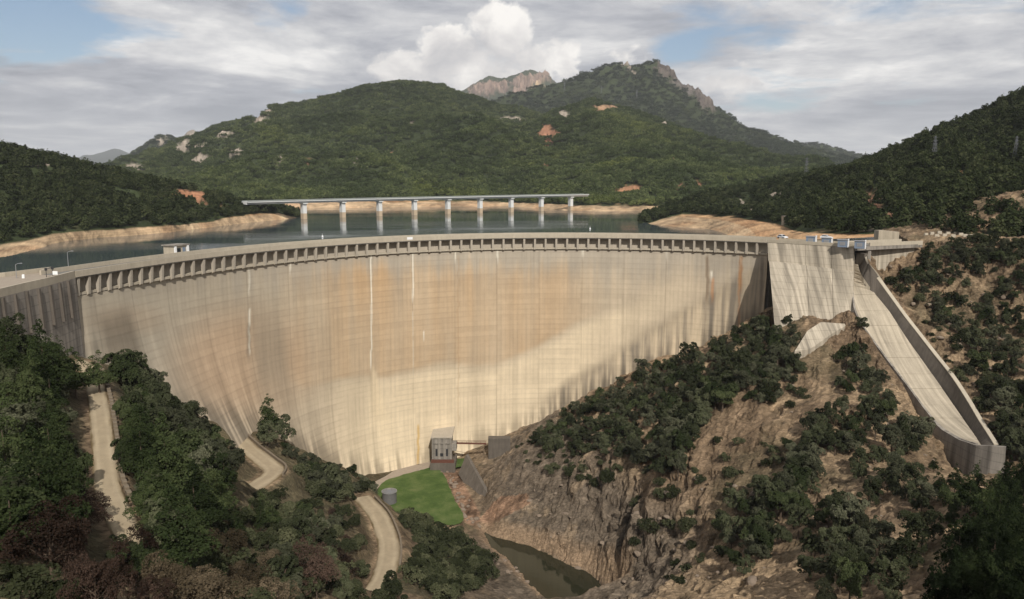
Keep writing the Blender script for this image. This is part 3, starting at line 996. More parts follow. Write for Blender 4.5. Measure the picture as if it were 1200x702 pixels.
def ribbon(name, P, hw, m, dz=0.05, kind='structure', label=None):
    """worn track: pale wheel ruts, a dustier crown and ragged verges that sink into the ground"""
    d = np.r_[0, np.cumsum(np.linalg.norm(np.diff(P, axis=0), axis=1))]
    n_ = int(d[-1] / 0.5)
    P = np.stack([np.interp(np.linspace(0, d[-1], n_), d, P[:, k_]) for k_ in range(3)], 1)
    t = np.gradient(P[:, :2], axis=0)
    t /= np.linalg.norm(t, axis=1)[:, None] + 1e-9
    n = np.stack([-t[:, 1], t[:, 0]], 1)
    L = np.arange(len(P)) * 0.5
    rows, cols = [], []
    base, rut, verge = srgb(168, 152, 126, 0.85), srgb(190, 174, 146, 0.88), srgb(112, 96, 70, 0.8)
    ks = (-1.12, -1.0, -0.85, -0.62, -0.48, -0.3, 0, 0.3, 0.48, 0.62, 0.85, 1.0, 1.12)
    for k_ in ks:
        e = abs(k_) > 0.8
        j = hw * k_ + (0.22 * fbm(L / 2.5, np.full(len(P), k_ * 9.0), 3, 4) if e else 0 * L)
        z = P[:, 2] + dz - (0.35 if abs(k_) > 1.05 else 0.05 if e else 0) - 0.03 * (0.4 < abs(k_) < 0.65)
        rows.append(np.c_[P[:, :2] + n * j[:, None], z])
        f = fbm(L / 5.0, np.full(len(P), k_ * 3.0), 4, 12)
        c = base * (1 + 0.22 * f)[:, None]
        if 0.4 < abs(k_) < 0.65:
            c = 0.7 * c + 0.3 * rut * (1 + 0.12 * f)[:, None]
        if e:
            w = np.clip((0.75 if abs(k_) > 0.95 else 0.15) + 0.8 * f, 0, 1)[:, None]
            c = c * (1 - w) + verge * w
        cols.append(c)
    V = np.stack(rows, 1).reshape(-1, 3)
    o = obj(name, mesh_np(name, V, gridfaces(len(P), len(ks))[:, ::-1], [m], cols=np.clip(np.stack(cols, 1).reshape(-1, 3), 0.01, 0.8), shade=True))
    return tag(o, label, None, None, kind)


ribbon('dirt_road', ROADW['upper'][0], ROADW['upper'][1], M['dirt'], 0.1, label='narrow pale road running down behind the pines at left')
ribbon('dirt_road', ROADW['middle'][0], ROADW['middle'][1], M['dirt'], 0.1, label='pale hairpin bend of the dirt road below the dam')
ribbon('dirt_road', ROADW['lower'][0], ROADW['lower'][1], M['dirt'], 0.1, label='pale curve of dirt road beside the lawn')


def flatpoly(name, pts, m, kind='structure', label=None, sub=0):
    bm = bmesh.new()
    f = bm.faces.new([bm.verts.new(p) for p in pts])
    f.normal_update()
    if f.normal.z < 0:
        f.normal_flip()
    bmesh.ops.triangulate(bm, faces=bm.faces[:])
    me = bpy.data.meshes.new(name)
    bm.to_mesh(me)
    bm.free()
    me.materials.append(m)
    return tag(obj(name, me), label, None, None, kind)


def roundpoly(px, z, n=60):
    P = catmull(px + px[:1], n)[:-1]
    return [UZ(x, y, z) for x, y in P]


LE = np.array(roundpoly(LAWN_PX, LZ, 200))
le_ = np.arange(len(LE))
LE[:, 0] += 0.35 * fbm(le_ / 2.5, le_ * 0 + 3, 3, 5)
LE[:, 1] += 0.5 * fbm(le_ / 2.5, le_ * 0 + 8, 3, 6)
flatpoly('lawn', LE.tolist(), M['grass'], label='mown green lawn at the foot of the dam')
flatpoly('gravel_path', [UZ(x, y, LZ - 0.06) for x, y in PATH_PX], M['path'], label='grey gravel path curving along the foot of the dam')
flatpoly('lawn', [UZ(x, y, LZ + 0.3) for x, y in [(531, 538), (545, 537), (543, 546), (534, 548)]], M['grass'], label='small patch of grass beside the outlet house')
flatpoly('river', roundpoly(RIVER_PX, RIVER_Z, 80), M['river'], label='dark still river pool below the lawn')

# ------------------------------------------------------------------ the arch dam
dam = thing('arch_dam', 'huge curved concrete arch dam with a row of piers under its crest road', 'dam', (0, 0, 0))


def dam_colour(px, py, s, z, joint):
    """weathering of the downstream face: tint zones, drips and lime streaks, with some painted shade"""
    base = srgb(186, 170, 146)
    top = srgb(170, 160, 144)
    orange = srgb(184, 154, 118)
    pale = srgb(214, 196, 166)
    gry = srgb(150, 141, 126)
    dim_left = srgb(172, 161, 142)
    c = np.ones(s.shape + (3,)) * base
    nb = fbm(s / 22, z / 16, 4, 5)
    nv = fbm(s / 2.2, z / 45, 4, 6, 0.6)
    nf = fbm(s / 0.9, z / 14, 3, 7, 0.6)
    npn = fbm(s / 11, z / 60, 3, 9)

    def mixin(c, col, w):
        w = np.clip(w, 0, 1)[..., None]
        return c * (1 - w) + col * w
    c = mixin(c, dim_left, smooth(420, 150, px + 60 * nb))  # left part greyed, dimmer sun painted into the colour
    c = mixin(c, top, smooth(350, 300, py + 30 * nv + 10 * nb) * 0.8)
    # orange tint
    zone = smooth(330, 400, px + 25 * npn) * smooth(745, 640, px + 40 * npn)
    bot = np.interp(px, [300, 360, 430, 540, 580, 620, 700, 800], [440, 455, 438, 432, 428, 410, 370, 330])
    zone *= smooth(300, 330, py + 14 * nv) * smooth(6, -8, py - bot + 10 * nb)
    c = mixin(c, orange, zone * (0.55 + 0.45 * npn + 0.15 * nv))
    c = mixin(c, srgb(186, 154, 122), smooth(90, 30, np.hypot((px - 285) * 0.8, (py - 425))) * 0.6)
    c = mixin(c, srgb(164, 138, 110), smooth(40, 10, np.hypot((px - 150) * 0.6, (py - 375) * 1.5)) * 0.3)
    # pale lower belly
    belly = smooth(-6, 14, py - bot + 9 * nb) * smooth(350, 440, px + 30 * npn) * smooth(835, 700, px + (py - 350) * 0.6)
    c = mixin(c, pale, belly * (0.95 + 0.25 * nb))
    # streaked grey toe on the right, above the wooded slope
    edge = np.interp(px, [600, 640, 700, 760, 800, 830, 870, 900], [478, 462, 425, 383, 362, 345, 318, 305])
    toe = smooth(-5, 10, py - edge + 8 * nb) * smooth(598, 660, px)
    stre = np.clip(0.5 + 0.9 * nv + 0.5 * nf, 0, 1)[..., None]
    toec = srgb(126, 117, 104) * (1 - stre) + srgb(196, 178, 150) * stre
    c = c * (1 - toe[..., None] * 0.85) + toec * toe[..., None] * 0.85
    c *= (1 - 0.13 * smooth(14, 0, np.abs(py - edge - 4)) * smooth(620, 690, px) * smooth(880, 800, px))[..., None]
    # grey bruise at left of the middle
    c = mixin(c, srgb(140, 132, 116), smooth(34, 8, np.abs(px - 318 - (py - 420) * 0.12)) * smooth(330, 400, py) * smooth(500, 430, py) * 0.55)
    # darker, dirty toe at the left foot
    zf = footz(s)
    h = z - zf
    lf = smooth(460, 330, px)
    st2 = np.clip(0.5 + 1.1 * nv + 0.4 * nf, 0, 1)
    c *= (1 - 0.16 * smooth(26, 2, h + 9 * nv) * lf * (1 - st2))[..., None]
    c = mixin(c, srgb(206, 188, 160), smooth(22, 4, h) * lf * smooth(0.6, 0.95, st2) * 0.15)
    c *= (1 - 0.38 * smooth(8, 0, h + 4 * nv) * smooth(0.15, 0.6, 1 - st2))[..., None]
    # left end: grey band on the monoliths
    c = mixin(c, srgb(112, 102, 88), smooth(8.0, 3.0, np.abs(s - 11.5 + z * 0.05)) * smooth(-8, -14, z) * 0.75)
    # rain streaks everywhere
    c *= (1 + (0.07 + 0.06 * smooth(250, 480, px)) * nv + 0.08 * nf)[..., None]
    # lime run from the joints
    for jx, y0, y1, w, amt in ((435, 292, 432, 0.32, 0.9), (484, 296, 352, 0.35, 0.85), (484, 352, 440, 0.2, 0.35), (533.5, 295, 306, 0.4, 0.8), (583, 292, 306, 0.4, 0.8), (340, 303, 320, 0.35, 0.8), (292, 312, 345, 0.4, 0.5), (292, 362, 415, 0.5, 0.75),
                               (683, 292, 300, 0.6, 0.8), (497, 388, 400, 0.15, 0.8), (834, 318, 327, 0.5, 0.9), (868, 302, 310, 0.5, 0.9), (781, 294, 302, 0.5, 0.7), (323, 308, 316, 0.2, 0.7)):
        d = np.abs(px - jx - 0.5 * vnoise(py / 9, py * 0 + jx, 3)) / (2.4 * w)
        c = mixin(c, srgb(236, 228, 208), smooth(1.5, 0.3, d) * smooth(y0 - 2, y0 + 2, py) * smooth(y1 + 6, y1 - 8, py) * amt)
    # plume under the long run
    d = np.abs(px - 437 - (py - 430) * 0.14) / (2 + (py - 425).clip(0) * 0.18)
    c = mixin(c, srgb(222, 202, 168), smooth(1.2, 0.2, d) * smooth(424, 440, py) * smooth(530, 470, py) * 0.7)
    # rust and dark runs; the strip beside the block is its painted shadow
    for jx, y0, y1, w, col, amt in ((829, 300, 352, 2.2, (118, 100, 80), 0.7), (868, 300, 340, 2.4, (158, 112, 68), 0.7), (835, 326, 350, 2.0, (196, 140, 92), 0.6), (866, 312, 390, 1.5, (178, 132, 90), 0.45), (893, 300, 372, 2.0, (110, 100, 88), 0.4),
                                    (291, 380, 420, 2.5, (120, 108, 92), 0.5), (157, 315, 330, 1.5, (120, 108, 92), 0.5), (537, 300, 500, 1.0, (160, 128, 92), 0.35), (490, 498, 545, 1.5, (196, 160, 96), 0.8)):
        d = np.abs(px - jx - 0.8 * vnoise(py / 7, py * 0 + jx, 8)) / w
        c = mixin(c, srgb(*col), smooth(1.3, 0.3, d) * smooth(y0 - 3, y0 + 3, py) * smooth(y1 + 10, y1 - 10, py) * amt)
    # formwork grid
    zi = np.round(z / 0.4).astype(int)
    si = np.round(s / 0.4).astype(int)
    g = 0.5 + 0.5 * np.clip(fbm(s / 9, z / 9, 3, 13) * 2, -1, 1)
    c *= (1 - 0.12 * g * (zi % 5 == 0))[..., None]
    c *= (1 - 0.10 * (1.1 - g) * (si % 4 == 0))[..., None]
    bandrow = _h(np.floor(z / 2.0), np.floor(s / 16.0), 3) - 0.5
    c *= (1 + 0.10 * bandrow)[..., None]
    c *= (1 - 0.10 * (joint < 0.3))[..., None]
    return np.clip(c * np.array((0.95, 0.955, 0.965)), 0.02, 0.8)


# one monolith between each pair of contraction joints
JS = [float(np.interp(x, _cx, _cd)) for x in (88.5, 112, 157, 200, 243, 292, 340, 386, 435, 484, 533.5, 583, 633, 683, 732, 781, 829, 866, 898.5)]
for a_, b_ in zip(JS[:-1], JS[1:]):
    n_ = max(int((b_ - a_) / 0.42), 6)
    ss = np.linspace(a_ + 0.012, b_ - 0.012, n_ + 1)
    zmin = float(footz(np.linspace(a_, b_, 9)).min()) - 9
    zz = -4.9 - np.arange(0, int((-4.9 - zmin) / 0.4) + 1) * 0.4
    S, Z = np.meshgrid(ss, zz)
    X, Y = crest(S, face_off(S, Z))
    V = np.stack([X, Y, Z], -1)
    qx, qy = project(V)
    J = np.minimum(S - a_, b_ - S)
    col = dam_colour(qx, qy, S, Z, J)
    # returns into the joints and along the top so that the block has depth
    bx0, by0 = crest(S[:, :1] * 0 + a_ + 0.012, face_off(S[:, :1], Z[:, :1]) + 0.5)
    bx1, by1 = crest(S[:, -1:] * 0 + b_ - 0.012, face_off(S[:, -1:], Z[:, -1:]) + 0.5)
    Vb0 = np.stack([bx0, by0, Z[:, :1]], -1)
    Vb1 = np.stack([bx1, by1, Z[:, -1:]], -1)
    VV = np.concatenate([Vb0, V, Vb1], 1)
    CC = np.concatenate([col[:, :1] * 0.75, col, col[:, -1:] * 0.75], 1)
    tx, ty = crest(np.r_[ss[0], ss, ss[-1]], 4.4)
    top = np.stack([tx, ty, np.full(len(tx), -4.9)], -1)[None]
    VV = np.concatenate([top, VV], 0)
    CC = np.concatenate([CC[:1], CC], 0)
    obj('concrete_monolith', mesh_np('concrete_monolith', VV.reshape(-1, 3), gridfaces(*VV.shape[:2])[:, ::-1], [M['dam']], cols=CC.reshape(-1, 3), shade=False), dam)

# recessed wall behind the piers, ledge, road deck and parapets follow the arc


def arcband(name, prof, m, s0=0.0, s1=None, ds=2.0, parent=None, close=True):
    """sweep a closed profile of (offset upstream, z) along the crest"""
    s1 = ARC if s1 is None else s1
    ss = np.linspace(s0, s1, max(2, int((s1 - s0) / ds)))
    rows = []
    for off, z in prof:
        x, y = crest(ss, off)
        rows.append(np.stack([x, y, np.full(len(ss), z)], -1))
    V = np.stack(rows, 0)
    n = len(prof)
    F = []
    L = len(ss)
    for i in range(n):
        j = (i + 1) % n
        for k_ in range(L - 1):
            F.append((i * L + k_, i * L + k_ + 1, j * L + k_ + 1, j * L + k_))
    caps = [tuple(i * L for i in range(n)), tuple(i * L + L - 1 for i in reversed(range(n)))]
    mb = MB()
    mb.add(V.reshape(-1, 3).tolist(), F + caps)
    return mb.build(name, m, parent)


arcband('recess_wall', [(2.7, -4.9), (4.6, -4.9), (4.6, -0.62), (2.7, -0.62)], M['pier'], 0, ARC, parent=dam)
arcband('ledge', [(0.9, -4.75), (0.9, -4.15), (2.68, -4.15), (2.68, -4.75)], M['crest'], 0, ARC, parent=dam)
arcband('road_deck', [(0.0, -0.6), (9.2, -0.6), (9.2, 0.0), (0.0, 0.0)], M['asphalt'], 0, ARC, parent=dam)
arcband('parapet', [(-0.12, -0.35), (-0.003, -0.35), (0.25, 0.004), (0.25, 1.1), (-0.12, 1.1)], M['crest'], 0, ARC, parent=dam)
arcband('parapet', [(9.0, 0.004), (9.35, 0.004), (9.35, 1.05), (9.0, 1.05)], M['crest'], 0, ARC, parent=dam)
arcband('kerb', [(0.26, 0.004), (1.3, 0.004), (1.3, 0.14), (0.26, 0.14)], M['crest'], 0, ARC, parent=dam)
arcband('dam_back', [(4.62, -40), (9.0, -40), (9.0, -0.62), (4.62, -0.62)], M['wing'], 0, ARC, 4.0, dam)
for px_ in PIERX:
    s_ = float(np.interp(px_, _cx, _cd))
    mb = MB()
    pts = []
    w_ = 0.37
    for z_, f_ in ((-5.1, 1.0), (-4.78, 0.5), (-0.61, 0.12)):
        for ds_, off in ((-w_, f_), (w_, f_), (w_, 1.15), (-w_, 1.15)):
            x, y = crest(s_, off)
            tx_ = np.interp(s_, _cd, _ct[:, 0])
            ty_ = np.interp(s_, _cd, _ct[:, 1])
            pts.append((x + tx_ * ds_, y + ty_ * ds_, z_))
    f = [(3, 2, 1, 0), (8, 9, 10, 11)]
    for r in (0, 4):
        for i in range(4):
            f.append((r + i, r + (i + 1) % 4, r + 4 + (i + 1) % 4, r + 4 + i))
    mb.add(pts, f)
    mb.build('pier', M['pier'], dam)
# a pale repaired panel on the parapet
s_ = float(np.interp(480.5, _cx, _cd))
o = arcband('parapet_panel', [(-0.16, 0.15), (-0.122, 0.15), (-0.122, 1.05), (-0.16, 1.05)], M['white'], s_ - 1.2, s_ + 1.0, 0.6, dam)
tag(o, 'whitish patch on the downstream parapet')

# ------------------------------------------------------------------ left abutment
x0_, y0_ = crest(0.0, 0.0)
wing = thing('abutment_wall', 'grey stained wall with pilasters carrying the wide approach at the left end of the dam', 'wall')
WP = [(float(x0_), float(y0_) - 0.05), UZ(60, 331, 0.0)[:2], UZ(30, 338, 0.0)[:2], UZ(0, 345.5, 0.0)[:2], UZ(-40, 355, 0.0)[:2], UZ(-110, 372, 0.0)[:2]]
WPf = resample(np.array(WP), 40)


def wallband(pts, z0, z1, th, lean=0.0):
    """vertical wall along a plan line, thickness to the left of travel reversed"""
    P = np.asarray(pts)
    t = np.gradient(P, axis=0)
    t /= np.linalg.norm(t, axis=1)[:, None]
    n = np.stack([t[:, 1], -t[:, 0]], 1)
    mb = MB()
    L = len(P)
    rows = []
    for k_, z in ((-lean, z0), (0.0, z1), (th, z1), (th, z0)):
        q = P + n * k_
        rows.append(np.c_[q, np.full(L, 1.0) * z])
    V = np.stack(rows, 0).reshape(-1, 3)
    F = []
    for i in range(4):
        j = (i + 1) % 4
        for k2 in range(L - 1):
            F.append((i * L + k2, i * L + k2 + 1, j * L + k2 + 1, j * L + k2))
    F += [tuple(i * L for i in range(4)), tuple(i * L + L - 1 for i in reversed(range(4)))]
    mb.add(V.tolist(), F)
    return mb


dW = np.array(WP[1]) - np.array(WP[0])
wallband(WPf, -22, -0.5, 1.6, 0.6).build('wall_face', M['wing'], wing)
wallband(WPf, -0.49, 1.15, 0.5).build('parapet', M['crest'], wing)
for i_ in range(1, 12):
    q = resample(np.array(WP), 14)[i_]
    q2 = resample(np.array(WP), 14)[i_ + 1]
    t_ = (q2 - q) / np.linalg.norm(q2 - q)
    n_ = np.array((t_[1], -t_[0]))
    mb = MB()
    P8 = []
    for z_, o_ in ((-9, -0.85), (-0.6, -0.45)):
        for a_, b_ in ((-0.3, o_), (0.3, o_), (0.3, o_ + 0.9), (-0.3, o_ + 0.9)):
            P8.append((q[0] + t_[0] * a_ + n_[0] * b_, q[1] + t_[1] * a_ + n_[1] * b_, z_))
    mb.hexa(P8)
    mb.build('pilaster', M['guide'], wing)
ap = [(WP[0][0] - 0.5, WP[0][1]), tuple(np.array(WP[1]) - (0.6, 0)), tuple(np.array(WP[2]) - (0.6, 0)), tuple(np.array(WP[3]) - (0.6, 0)), tuple(np.array(WP[4]) - (0.6, 0)), tuple(np.array(WP[5]) - (0.6, 0)),
      UZ(-110, 330, 0)[:2], UZ(0, 325, 0)[:2], UZ(60, 317.5, 0)[:2], tuple(np.array(crest(0.0, 9.2)))]
mb = MB()
L_ = len(ap)
mb.add([(p[0], p[1], 0.006) for p in ap] + [(p[0], p[1], -9.0) for p in ap], [tuple(range(L_)), tuple(range(2 * L_ - 1, L_ - 1, -1))] + [(i, (i + 1) % L_, L_ + (i + 1) % L_, L_ + i) for i in range(L_)])
tag(mb.build('approach_road', M['path']), 'broad paved approach at the left end of the dam', None, None, 'structure')
ed = np.array([UZ(-110, 330, 0)[:2], UZ(0, 325, 0)[:2], UZ(60, 317.5, 0)[:2], tuple(np.array(crest(0.0, 9.0)))])
o = wallband(resample(ed, 20), 0.008, 1.0, 0.35).build('edge_wall', M['crest'])
tag(o, 'low pale wall along the water side of the left approach', 'wall')

# ------------------------------------------------------------------ gravity block and spillway at the right
xe, ye = [float(v) for v in crest(ARC, 0.0)]
blk = thing('gravity_block', 'tall leaning concrete block with stained face at the right end of the arch', 'dam block')
TL = np.array(UZ(899.5, 284.0, 0.0))
TR = np.array(UZ(1000.5, 290.0, 0.0))
BL = np.array(U(906, 362, 246.0))
BR = np.array(U(1000, 388, 234.0))
fr = [0.0, 0.46, 0.76, 1.0]
back = np.array((0.45, 0.9, 0.0))
back /= np.linalg.norm(back)
for i_ in range(3):
    a_, b_ = fr[i_] + (0.002 if i_ else 0), fr[i_ + 1] - 0.002
    step = -6.0
    tl, tr, bl, br = TL + (TR - TL) * a_, TL + (TR - TL) * b_, BL + (BR - BL) * a_, BL + (BR - BL) * b_
    bl = bl + (bl - tl) * 0.35
    br = br + (br - tr) * 0.35
    ml, mr = tl + (bl - tl) * 0.22, tr + (br - tr) * 0.22
    ml2, mr2 = tl.copy(), tr.copy()
    ml2[2] = ml[2]
    mr2[2] = mr[2]
    ml2[:2] = tl[:2] + (ml[:2] - tl[:2]) * 0.6
    mr2[:2] = tr[:2] + (mr[:2] - tr[:2]) * 0.6
    mb = MB()
    mb.add([bl, br, mr, ml, mr2, ml2, tr, tl, tl + back * 9, tr + back * 9, bl + back * 22, br + back * 22],
           [(0, 1, 2, 3), (3, 2, 4, 5), (5, 4, 6, 7), (7, 6, 9, 8), (8, 9, 11, 10), (10, 11, 1, 0), (0, 3, 5, 7, 8, 10), (1, 11, 9, 6, 4, 2)])
    mb.build('concrete_monolith', M['block'], blk)
# road on top with a low parapet
n2 = np.array(((TR - TL)[1], -(TR - TL)[0], 0))
n2 /= np.linalg.norm(n2)
if n2[1] > 0:
    n2 = -n2
mb = MB()
e0, e1 = TL, TR
mb.hexa([e0 + n2 * 0.15 + (0, 0, 0.004), e1 + n2 * 0.15 + (0, 0, 0.004), e1 - n2 * 0.3 + (0, 0, 0.004), e0 - n2 * 0.3 + (0, 0, 0.004), e0 + n2 * 0.15 + (0, 0, 1.1), e1 + n2 * 0.15 + (0, 0, 1.1), e1 - n2 * 0.3 + (0, 0, 1.1), e0 - n2 * 0.3 + (0, 0, 1.1)])
mb.build('parapet', M['crest'], blk)
mb = MB()
mb.hexa([e0 - n2 * 8.6 + (0, 0, 0.004), e1 - n2 * 8.6 + (0, 0, 0.004), e1 - n2 * 9 + (0, 0, 0.004), e0 - n2 * 9 + (0, 0, 0.004), e0 - n2 * 8.6 + (0, 0, 1.0), e1 - n2 * 8.6 + (0, 0, 1.0), e1 - n2 * 9 + (0, 0, 1.0), e0 - n2 * 9 + (0, 0, 1.0)])
mb.build('parapet', M['crest'], blk)
# apron slab at the foot
ap_ = [U(931, 414, 222), U(946, 390, 229), U(962, 379.5, 233), U(994, 382, 233), U(974, 394, 229), U(950, 411, 223)]
mb = MB()
mb.add([(x, y, z + 0.6) for x, y, z in ap_] + [(x, y, z - 2) for x, y, z in ap_], [tuple(range(6)), tuple(range(11, 5, -1))] + [(i, (i + 1) % 6, 6 + (i + 1) % 6, 6 + i) for i in range(6)])
mb.build('apron_slab', M['block'], blk)

# spillway chute
ch = thing('spillway_chute', 'long sloping concrete spillway chute running down the hillside at right', 'spillway')
NSL = 14
idx = np.linspace(0, 119, NSL + 1).astype(int)
for i_ in range(NSL):
    a_, b_ = idx[i_], idx[i_ + 1]
    mb = MB()
    rr = list(range(a_, b_ + 1, 2))
    if rr[-1] != b_:
        rr.append(b_)
    V, F = [], []
    dzs = 0.0 if i_ % 2 else 0.05
    for q, r in enumerate(rr):
        l_, r_ = CHL_f[r].copy(), CHR_f[r].copy()
        if q == len(rr) - 1 and i_ < NSL - 1:
            l_ += (CHL_f[r - 1] - l_) * 0.25
            r_ += (CHR_f[r - 1] - r_) * 0.25
        V += [l_ + (0, 0, dzs), r_ + (0, 0, dzs), r_ - (0, 0, 1.4), l_ - (0, 0, 1.4)]
    for q in range(len(rr) - 1):
        for k_ in range(4):
            F.append((q * 4 + k_, q * 4 + (k_ + 1) % 4, q * 4 + 4 + (k_ + 1) % 4, q * 4 + 4 + k_))
    F += [(0, 3, 2, 1), tuple((len(rr) - 1) * 4 + k_ for k_ in range(4))]
    mb.add(V, F)
    mb.build('floor_slab', M['chute'], ch)


def strip(A, B, Cc, D):
    """solid swept through four matching lines"""
    n = len(A)
    V = np.stack([A, B, Cc, D], 1).reshape(-1, 3)
    F = []
    for q in range(n - 1):
        for k_ in range(4):
            F.append((q * 4 + k_, q * 4 + (k_ + 1) % 4, q * 4 + 4 + (k_ + 1) % 4, q * 4 + 4 + k_))
    F += [(0, 3, 2, 1), tuple((n - 1) * 4 + k_ for k_ in range(4))]
    mb = MB()
    mb.add(V.tolist(), F)
    return mb


lat = CHR_f - CHL_f
lat[:, 2] = 0
lat /= np.linalg.norm(lat, axis=1)[:, None]
dn = np.array((0, 0, 1.0))
# right hand guide wall in lengths
nw = 9
iw = np.linspace(2, 119, nw + 1).astype(int)
for i_ in range(nw):
    sl_ = slice(iw[i_], iw[i_ + 1] + 1)
    g_ = 0.02 * i_
    A_ = CHR_f[sl_] - dn * 1.5 + lat[sl_] * 0.02
    strip(A_, CHT_f[sl_], CHT_f[sl_] + lat[sl_] * 0.9, CHT_f[sl_] + lat[sl_] * 1.6 - dn * 9).build('guide_wall', M['guide'], ch)
    strip(CHT_f[sl_] - lat[sl_] * 0.06 + dn * 0.003, CHT_f[sl_] - lat[sl_] * 0.06 + dn * 0.25, CHT_f[sl_] + lat[sl_] * 1.1 + dn * 0.25, CHT_f[sl_] + lat[sl_] * 1.1 + dn * 0.003).build('coping', M['crest'], ch)
# low wall on the left edge with a tall outer face
sl_ = slice(14, 120)
strip(CHL_f[sl_] - lat[sl_] * 0.02 + dn * 0.5, CHL_f[sl_] - lat[sl_] * 0.55 + dn * 0.5, CHL_f[sl_] - lat[sl_] * 0.9 - dn * 5, CHL_f[sl_] - lat[sl_] * 0.02 - dn * 7).build('side_wall', M['wing'], ch)
# pier walls that frame the gate
gt = [U(1008.5, 289, 251.5), U(1015.5, 316, 250)]
pr = np.array(CHT_f[2])
# flip bucket at the lower end
lipL = [U(1096, 494, 194.6), U(1108, 505.3, 189), U(1127, 516.5, 183.4), U(1146, 523, 177.4), U(1165, 523.5, 174), U(1179, 524.5, 172.5)]
lf_ = resample(np.array(lipL), 40)
t_ = np.gradient(lf_, axis=0)
t_[:, 2] = 0
t_ /= np.linalg.norm(t_, axis=1)[:, None]
nn = np.stack([t_[:, 1], -t_[:, 0], t_[:, 0] * 0], 1)
strip(lf_ + dn * 0.35, lf_ + nn * 0.9 + dn * 0.35, lf_ + nn * 1.6 - dn * 12, lf_ - nn * 1.5 - dn * 12).build('lip_wall', M['wing'], ch)

# spillway bridge and its side wall
sb = thing('spillway_bridge', 'pale flat concrete bridge over the spillway gates at the right end of the dam', 'bridge')
B0 = np.array(UZ(1001.5, 290.0, 0.0))
B1 = np.array(UZ(1015, 288.6, 0.0))
B2 = np.array(UZ(1081, 286.0, 0.0))
d_ = (B2 - B1) / np.linalg.norm(B2 - B1)
bn = np.array((-d_[1], d_[0], 0))
if bn[1] < 0:
    bn = -bn
up_ = np.array((0, 0, 1.0))


def slab(p, q, n0, n1, z0, z1):
    mb = MB()
    mb.hexa([p + n0 * bn + up_ * z0, q + n0 * bn + up_ * z0, q + n1 * bn + up_ * z0, p + n1 * bn + up_ * z0, p + n0 * bn + up_ * z1, q + n0 * bn + up_ * z1, q + n1 * bn + up_ * z1, p + n1 * bn + up_ * z1])
    return mb


slab(B0 + d_ * 0.2, B2, 0.0, 9.0, -1.1, 0.012).build('deck', M['wing'], sb)
slab(B1 + d_ * 1.5, B2, -0.15, 0.2, -0.3, 1.15).build('parapet', M['crest'], sb)
slab(B1, B2, 8.6, 9.0, 0.016, 1.1).build('parapet', M['crest'], sb)
slab(B1 + d_ * 0.6, B2 - d_ * 1, 1.6, 3.0, -20, -1.11).build('side_wall', M['block'], sb)
slab(B1 - d_ * 0.2, B1 + d_ * 1.1, -1.2, 3.5, -9.5, -1.12).build('gate_pier', M['wing'], sb)
p_ = np.array(U(1013.5, 297, 248))
slab(p_ - d_ * 0.6, p_ + d_ * 0.7, -0.5, 3.0, -7 , 0.0).build('gate_pier', M['guide'], sb)
slab(B0 + d_ * 0.4, B1 - d_ * 0.3, 3.0, 3.5, -9, -1.12).build('gate', M['dark'], sb)
slab(B0 + d_ * 0.3, B1 - d_ * 0.2, -0.05, 0.06, 0.02, 1.1).build('railing', M['blue'], sb)

# hoist housings over the gates
hoists = [(953.5, 287), (972, 289), (991, 291.5), (1011, 293.0)]
hproto = None
for i_, (hx, hy) in enumerate(hoists):
    p = np.array(UZ(hx - 2, hy - 1.5, 0.0))
    p[1] += 1.0
    if hproto is None:
        hproto = thing('hoist_housing', 'x', 'hoist housing', p, math.radians(-28), 'white and blue hoist housings on the spillway')
        MB().box(-1.5, 1.5, -1.1, 1.1, 0.02, 2.3).build('blue_case', M['blue'], hproto, bevel=0.05)
        MB().box(-1.7, 1.7, -1.3, 1.3, 2.31, 2.5).build('roof', M['steel'], hproto)
        m1 = MB()
        m1.box(1.51, 1.75, -1.3, -0.75, 0.02, 2.7)
        m1.box(1.51, 1.75, 0.75, 1.3, 0.02, 2.7)
        m1.box(1.51, 1.75, -0.749, 0.749, 2.1, 2.7)
        m1.box(1.51, 1.75, -0.749, 0.749, 0.02, 0.5)
        m1.build('white_frame', M['white'], hproto)
        MB().box(-0.8, 0.8, -1.16, -1.11, 0.7, 1.8).build('vent', M['steel'], hproto)
        MB().box(1.52, 1.6, -0.73, 0.73, 0.52, 2.08).build('dark_opening', M['dark'], hproto)
        h_ = hproto
    else:
        h_ = copy_tree(hproto, loc=p)
    h_['label'] = ['leftmost white and blue hoist housing, nearest the arch', 'second hoist housing from the arch, white frame and blue case', 'third hoist housing from the arch, just left of the chute', 'rightmost hoist housing, standing over the gate of the chute'][i_]

# ------------------------------------------------------------------ reservoir
WZ = -15.0
me = mesh_np('reservoir', [(-2500, 150, WZ), (2500, 150, WZ), (2500, 3000, WZ), (-2500, 3000, WZ)], np.array([[0, 1, 2, 3]]), [M['lake']])
tag(obj('reservoir', me), 'dark green reservoir behind the dam', None, None, 'structure')
# keep the water out of the gorge: the sheet is cut along the dam
bm = bmesh.new()
ln = [(-2500, 152), (-170, 152), (-117, 156)] + [tuple(float(v) for v in crest(s, 5.0)) for s in np.linspace(0, ARC, 40)] + [(112.5, 262), (141, 272), (156, 300), (170, 420), (2500, 900)]
vs = [bm.verts.new((x, y, WZ)) for x, y in ln] + [bm.verts.new((2500, 3000, WZ)), bm.verts.new((-2500, 3000, WZ))]
f_ = bm.faces.new(vs)
f_.normal_update()
if f_.normal.z < 0:
    f_.normal_flip()
bmesh.ops.triangulate(bm, faces=bm.faces[:])
bm.to_mesh(me)
bm.free()

# ------------------------------------------------------------------ hills


